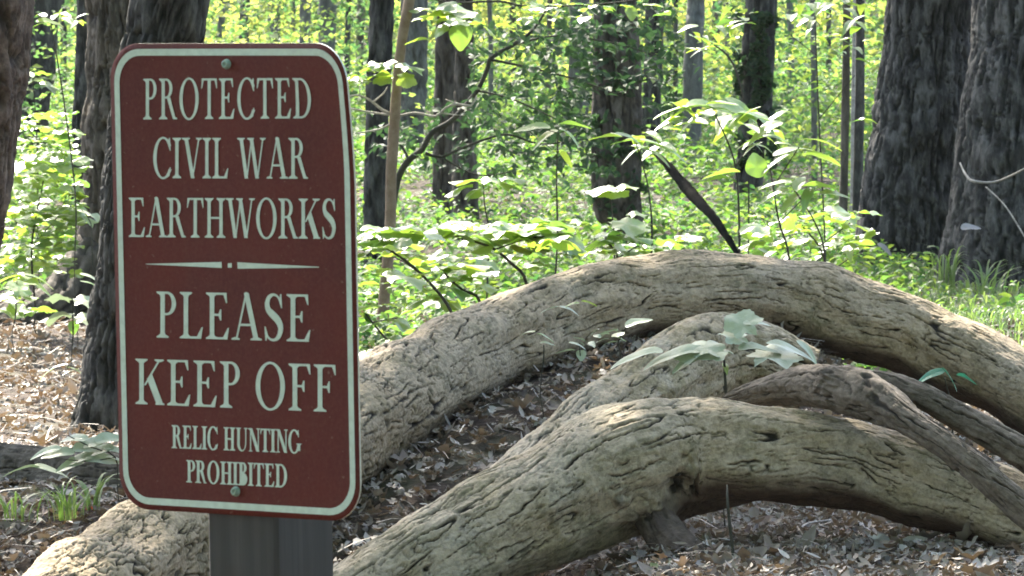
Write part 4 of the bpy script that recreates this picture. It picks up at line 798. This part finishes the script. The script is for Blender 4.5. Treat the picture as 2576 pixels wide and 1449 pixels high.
def border():
    a = rrect(SW - .0106, SH - .0106, .033); b = rrect(SW - .0106 - .0132, SH - .0106 - .0132, .027)
    A, B = dens(a), dens(b)
    # strip between two outlines, matched by angle-parametrised sampling
    n = len(a); V = []; Fs = []
    def seg(p, k, m): q = p[(k + 1) % n]; p = p[k]; return (p[0] + (q[0] - p[0]) * m, p[1] + (q[1] - p[1]) * m)
    for k in range(n):
        L = math.dist(a[k], a[(k + 1) % n]); s = max(1, int(L / .006))
        for j in range(s): V.append(seg(a, k, j / s)); V.append(seg(b, k, j / s))
    t = len(V) // 2
    for k in range(t): q = (k + 1) % t; Fs.append((2 * k + 1, 2 * k, 2 * q, 2 * q + 1)[::1])
    me = bpy.data.meshes.new('border'); me.from_pydata([(x, y, bend(x, y) + .0006) for x, y in V], [], Fs); me.materials.append(M_PRINT); me.update()
    return mobj('border', me, pan)
border()
# serif capitals, cap height 1
def ell(cx, cy, rx, ry, a0=0, a1=360, n=28):
    return [(cx + rx * math.cos(R(a0 + (a1 - a0) * k / n)), cy + ry * math.sin(R(a0 + (a1 - a0) * k / n))) for k in range(n + (0 if a1 - a0 >= 360 else 1))]
def rect(x0, y0, x1, y1): return [(x0, y0), (x1, y0), (x1, y1), (x0, y1)]
def stem(x, w, y0=0, y1=1, sf=.11, top=True, bot=True):
    o = [rect(x, y0, x + w, y1)]; h = .028
    if bot: o.append([(x - sf, y0), (x + w + sf, y0), (x + w + sf, y0 + h), (x + w + .02, y0 + h + .045), (x + w - .01, y0 + .12), (x + .01, y0 + .12), (x - .02, y0 + h + .045), (x - sf, y0 + h)])
    if top: o.append([(x - sf, y1), (x - sf, y1 - h), (x - .02, y1 - h - .045), (x + .01, y1 - .12), (x + w - .01, y1 - .12), (x + w + .02, y1 - h - .045), (x + w + sf, y1 - h), (x + w + sf, y1)])
    return o
def diag(x0, x1, w, y0=0, y1=1): return [(x0, y0), (x0 + w, y0), (x1 + w, y1), (x1, y1)]
def sfl(x, w, y, up_=True, sf=.09):
    h = .03; s = 1 if up_ else -1
    return [(x - sf, y), (x + w + sf, y), (x + w + sf, y + s * h), (x + w, y + s * (h + .03)), (x, y + s * (h + .03)), (x - sf, y + s * h)][::1 if up_ else -1]
def glyph(c, B=1.0):
    t = .135 * B; h = .05 * min(B, 1.3); k = .055 * B          # stem, hairline, thin diagonal
    if c == 'I': return .34, stem(.17 - t / 2, t), []
    if c in 'PRB':
        x = .12; st = stem(x, t); hs = []
        if c == 'P':
            rx, cy, ry = .26, .745, .255; cx = x + t + .06
            p = st + [[(x + t / 2, 1)] + ell(cx, cy, rx, ry, 90, -90, 20) + [(x + t / 2, .49)]]
            hs = [[(x + t, 1 - h)] + ell(cx, cy, rx - t * .95, ry - h, 90, -90, 20) + [(x + t, .49 + h)]]
            return .62, p, hs
        if c == 'R':
            rx, cy, ry = .26, .755, .245; cx = x + t + .06
            p = st + [[(x + t / 2, 1)] + ell(cx, cy, rx, ry, 90, -90, 20) + [(x + t / 2, .51)]]
            hs = [[(x + t, 1 - h)] + ell(cx, cy, rx - t * .95, ry - h, 90, -90, 20) + [(x + t, .51 + h)]]
            p += [[(.34, .53), (.34 + t * 1.05, .54), (.70, .06), (.78, .03), (.78, 0), (.60, 0)]]
            # the leg must not be erased by the counter
            return .78, p, hs
        cx = x + t + .04
        p = st + [[(x + t / 2, 1)] + ell(cx, .765, .24, .235, 90, -90, 20) + [(x + t / 2, .53)], [(x + t / 2, .555)] + ell(cx + .01, .275, .28, .275, 90, -90, 20) + [(x + t / 2, 0)]]
        hs = [[(x + t, 1 - h)] + ell(cx, .765, .24 - t * .95, .235 - h, 90, -90, 20) + [(x + t, .53 + h)], [(x + t, .55 - h)] + ell(cx + .01, .275, .28 - t, .275 - h, 90, -90, 20) + [(x + t, h)]]
        return .70, p, hs
    if c == 'D':
        x = .12; cx = x + t + .08
        p = stem(x, t) + [[(x + t / 2, 1)] + ell(cx, .5, .44, .5, 90, -90, 28) + [(x + t / 2, 0)]]
        return .84, p, [[(x + t, 1 - h)] + ell(cx, .5, .44 - t * 1.05, .5 - h, 90, -90, 28) + [(x + t, h)]]
    if c == 'O': return .90, [ell(.45, .5, .41, .525)], [ell(.45, .5, .41 - t * 1.02, .525 - h)]
    if c in 'CG':
        o = [ell(.45, .5, .41, .525, 0, 360, 40)]; hs = [ell(.45, .5, .41 - t * 1.02, .525 - h, 0, 360, 40)]
        cut = [[(.50, .5), (.62, .80), (1.0, .80), (1.0, .22), (.66, .22 if c == 'C' else .30)]] if c == 'C' else [[(.50, .5), (.62, .80), (1.0, .80), (1.0, .42), (.55, .42)]]
        ex = [[(.70, 1.0), (.735, 1.0), (.76, .68), (.725, .68), (.66, .80), (.62, .90)]]
        if c == 'G': ex += [rect(.68, .10, .68 + t, .42), sfl(.68, t, .42, False, .09)]
        else: ex += [[(.735, .28), (.765, .26), (.72, .06), (.60, .0), (.62, .10)]]
        return .80 if c == 'C' else .88, ('SUB', o, hs + cut, ex), []
    if c in 'EFL':
        x = .12; p = stem(x, t); w = .60
        if c != 'L': p += [rect(x + t / 2, 1 - h, w, 1), [(w, 1), (w - .09, 1 - h), (w - .015, 1 - .22), (w + .015, 1 - .22)], rect(x + t, .5, w - .15, .5 + h), [(w - .15, .5 + h / 2 + .12), (w - .185, .5 + h / 2 + .12), (w - .24, .5 + h / 2), (w - .185, .5 + h / 2 - .12), (w - .15, .5 + h / 2 - .12)]]
        if c != 'F': p += [rect(x + t / 2, 0, w + .02, h), [(w + .02, 0), (w + .07, .25), (w + .035, .25), (w - .10, h)]]
        return .70 if c != 'F' else .64, p, []
    if c == 'T':
        m = .36; return .72, stem(m - t / 2, t, top=False) + [rect(.04, 1 - h, .68, 1), [(.04, 1), (.13, 1 - h), (.05, 1 - .25), (.02, 1 - .25)], [(.68, 1), (.70, 1 - .25), (.67, 1 - .25), (.59, 1 - h)]], []
    if c == 'H': return .86, stem(.12, t) + stem(.74 - t, t) + [rect(.12, .5 - h / 2, .74, .5 + h / 2)], []
    if c == 'N': return .86, [diag(.70 - t * .5, .10, t * 1.15, 0, 1), rect(.16, 0, .16 + k, .97), sfl(.16, k, 0), rect(.70, 0, .70 + k, 1), sfl(.70, k, 1, False), [(.02, 1), (.02, .97), (.14, .93), (.24, 1)]], []
    if c == 'U':
        o = [rect(.12, .32, .12 + t, 1), rect(.68, .32, .68 + k, 1), sfl(.12, t, 1, False), sfl(.68, k, 1, False)]
        w0, w1 = .12, .68 + k; cx = (w0 + w1) / 2; rx = (w1 - w0) / 2
        return .86, ('SUB', [[(w0, .34)] + ell(cx, .34, rx, .36, 180, 360, 24)], [[(w0 + t, .36)] + ell((w0 + t + .68) / 2, .34, (.68 - w0 - t) / 2, .36 - h, 180, 360, 24) + [(.68, .36)]], o), []
    if c == 'V': return .80, [diag(.36, .08, t * 1.1), diag(.40, .66, k), sfl(.08, t * 1.1, 1, False), sfl(.66, k, 1, False)], []
    if c == 'W': return 1.16, [diag(.30, .08, t * 1.05), diag(.36, .56, k), diag(.74, .50, t * 1.05), diag(.80, 1.02, k), sfl(.08, t, 1, False), sfl(.50, t * .7, 1, False), sfl(1.02, k, 1, False)], []
    if c == 'A': return .82, [diag(.62, .34, t * 1.1, 0, 1), diag(.10, .38, k, 0, 1), rect(.20, .30, .60, .30 + h), sfl(.08, k, 0), sfl(.62, t * 1.1, 0), [(.34, 1), (.34 + t * 1.1, 1), (.41, 1.03)]], []
    if c == 'K': return .86, stem(.12, t) + [diag(.25, .68, k * 1.1, .42, 1), [(.34, .56), (.34 + t * 1.05, .70), (.80, .03), (.80, 0), (.62, 0)], sfl(.64, k * 2, 1, False, .08), sfl(.66, t * .8, 0, True, .08)], []
    if c == 'S':
        sp = [(.50, .80), (.44, .93), (.32, .985), (.19, .93), (.13, .79), (.17, .65), (.31, .54), (.44, .43), (.51, .27), (.45, .09), (.31, .015), (.17, .06), (.09, .20)]
        ws = [.03, .05, .055, .10, .13, .15, .17, .17, .145, .11, .055, .05, .03]
        C = catmull([(x, y, 0, w * (B * .5 + .5)) for (x, y), w in zip(sp, ws)], ds=.05)
        d = np.gradient(C[:, :2], axis=0); d /= np.linalg.norm(d, axis=1)[:, None]; nn = np.c_[-d[:, 1], d[:, 0]] * C[:, 3:4] / 2
        A_ = [tuple(q) for q in C[:, :2] + nn]; B_ = [tuple(q) for q in C[:, :2] - nn]
        return .62, [[A_[i], A_[i + 1], B_[i + 1], B_[i]] for i in range(len(A_) - 1)] + [[(.50, 1.0), (.53, 1.0), (.55, .70), (.52, .70), (.46, .86)], [(.11, 0), (.08, 0), (.055, .30), (.085, .30), (.15, .13)]], []
    return .35, [], []
def text_line(txt, x0, x1, yb0, yb1, yt0, yt1, B=1.0, gap=.05, space=.3):
    "x0..x1 and the base/top rows as read in the picture at the line's two ends"
    a, b = Vector(img2s(x0, yb0)), Vector(img2s(x1, yb1)); tl, tr = Vector(img2s(x0, yt0)), Vector(img2s(x1, yt1))
    lay = []; pen = 0
    for ch in txt:
        if ch == ' ': pen += space; continue
        w, g, hs = glyph(ch, B); lay.append((pen, g, hs)); pen += w + gap
    W = pen - gap
    def tr_(x, y):
        u = (x) / W; base = a.lerp(b, u); top = tl.lerp(tr, u); return tuple(base.lerp(top, y))
    first = True; holder = None; meshes = []
    P_, H_ = [], []
    def run(polys, holes):
        if not polys: return None
        return ([[tr_(*q) for q in pl] for pl in polys], [[tr_(*q) for q in pl] for pl in holes])
    allm = []
    for pen, g, hs in lay:
        sh = lambda pls: [[(x + pen, y) for x, y in pl] for pl in pls]
        if isinstance(g, tuple): allm.append(run(sh(g[1]), sh(g[2]))); allm.append(run(sh(g[3]), []))
        else:
            allm.append(run(sh(g), sh(hs)) if not (hs and len(g) > 4) else None)
            if allm[-1] is None:   # R: counter cut from the bowl only, leg added after
                leg = g[-1]; allm[-1] = run(sh(g[:-1]), sh(hs)); allm.append(run(sh([leg]), []))
    # join into one lettering mesh (pieces that overlap sit a hair apart in depth)
    V, Fs = [], []
    for i, (pp, hh) in enumerate(allm):
        o = print_faces('tmp', pp, hh, None, .0006 + .00006 * (i % 3)); me = o.data; st = len(V)
        V += [tuple(v.co) for v in me.vertices]; Fs += [tuple(st + k for k in p.vertices) for p in me.polygons]
        bpy.data.objects.remove(o); bpy.data.meshes.remove(me)
    me = bpy.data.meshes.new('lettering'); me.from_pydata(V, [], Fs); me.materials.append(M_PRINT); me.update()
    o = mobj('lettering', me, pan); o['label'] = 'mint capitals reading ' + txt; return o
text_line('PROTECTED', 361, 790, 300.5, 297.5, 198, 196)
text_line('CIVIL WAR', 384, 776, 448, 449.5, 346.5, 347)
text_line('EARTHWORKS', 325, 848, 596, 601, 497, 500, gap=.02)
text_line('PLEASE', 394, 785, 849, 860, 733, 741, .95)
text_line('KEEP OFF', 341, 848, 1016, 1037, 902, 918, .95)
text_line('RELIC HUNTING', 432, 757, 1127, 1140.5, 1069, 1082, 1.35, gap=.0, space=.36)
text_line('PROHIBITED', 469, 724, 1213, 1227, 1157, 1168, 1.35, gap=.0)
S = lambda l: [img2s(*q) for q in l]
o = print_faces('divider_line', [S([(368, 663.5), (558, 659), (559, 674), (368, 665)]), S([(574, 662), (584, 662), (584, 673), (574, 673)]), S([(598, 659.5), (803, 671), (803, 673), (599, 676)])], [], pan)
def bolt(px, py):
    x, y = img2s(px, py); z = bend(x, y); V, Q = [], []; n = 16
    prof = [(.0050, 0), (.0050, .0010), (.0042, .0012), (.0041, .0032), (.0035, .0044), (.0020, .0050), (.0016, .0036), (.0002, .0034)]
    for r, h in prof:
        for k in range(n): a = 2 * math.pi * k / n; V.append((x + r * math.cos(a), y + r * math.sin(a), z + h + .0004))
    for i in range(len(prof) - 1):
        for k in range(n): Q.append((i * n + k, i * n + (k + 1) % n, (i + 1) * n + (k + 1) % n, (i + 1) * n + k))
    mobj('bolt', mesh_np('bolt', V, Q, M_BOLT, True), sign)
bolt(572, 161); bolt(595, 1236)
def post():
    w = .089; zt = SH / 2 - .006; zb = -SH / 2 - 1.15; b = .004; V = []; ring = []
    for (x, z) in ((-w / 2 + b, 0), (w / 2 - b, 0), (w / 2, -b), (w / 2, -w + b), (w / 2 - b, -w), (-w / 2 + b, -w), (-w / 2, -w + b), (-w / 2, -b)): ring.append((x, z - .0032))
    ys = np.linspace(zb, zt, 24); n = 8; g = random.Random(3)
    for y in ys:
        for (x, z) in ring: V.append((x + g.uniform(-.0004, .0004), y, z + g.uniform(-.0003, .0)))
    Q = [(i * n + (k + 1) % n, i * n + k, (i + 1) * n + k, (i + 1) * n + (k + 1) % n)[::-1] for i in range(len(ys) - 1) for k in range(n)]
    me = bpy.data.meshes.new('post'); me.from_pydata(V, [], Q + [tuple(range((len(ys) - 1) * n, len(ys) * n)), tuple(range(n))[::-1]]); me.materials.append(M_POST); me.update()
    # object space for the wood grain: grain runs along the post, so stand the mesh upright in its own frame
    o = mobj('post', me, sign)
    me.transform(Matrix.Rotation(R(90), 4, 'X')); o.rotation_euler = (R(-90), 0, 0)
post()
hz, nt, out = mat('woodland_haze')
vp = nd(nt, 'ShaderNodeVolumePrincipled'); vp.inputs['Color'].default_value = (.86, .93, .84, 1); vp.inputs['Density'].default_value = .00012; vp.inputs['Anisotropy'].default_value = .3
nt.links.new(vp.outputs[0], out.inputs['Volume'])
hv = [(x, y, z) for x in (-310, 310) for y in (-70, 610) for z in (-1.3, 16)]
hm = bpy.data.meshes.new('haze'); hm.from_pydata(hv, [], [(0, 1, 3, 2), (4, 6, 7, 5), (0, 4, 5, 1), (2, 3, 7, 6), (0, 2, 6, 4), (1, 5, 7, 3)]); hm.materials.append(hz); hm.update()
tag(mobj('haze', hm), 'thin pale haze hanging in the sunlit woods', 'haze', kind='stuff')
names = {'tree': 'trees standing in the wood', 'maple_sapling': 'young maples behind the arched log', 'shrub': 'leafy shrubs of the understory', 'hickory_seedling': 'hickory seedlings behind the arched log', 'seedling': 'small seedlings on the forest floor',
 'maple_seedling': 'maple seedlings among the logs', 'grass_tuft': 'grass tufts near the logs', 'twig': 'loose twigs', 'dead_leaf': 'single dead leaves that stand out', 'fallen_leaf': 'single dusty leaves under the front log', 'fallen_log': 'pale curved fallen logs'}
for o in sc.objects:
    if o.parent is None and 'group' not in o and o.name.split('.')[0] in names: o['group'] = names[o.name.split('.')[0]]
print('tris', sum(sum(len(p.vertices) - 2 for p in me.polygons) if len(me.polygons) < 5000 else 2 * len(me.polygons) for me in bpy.data.meshes), 'objs', len(bpy.data.objects))
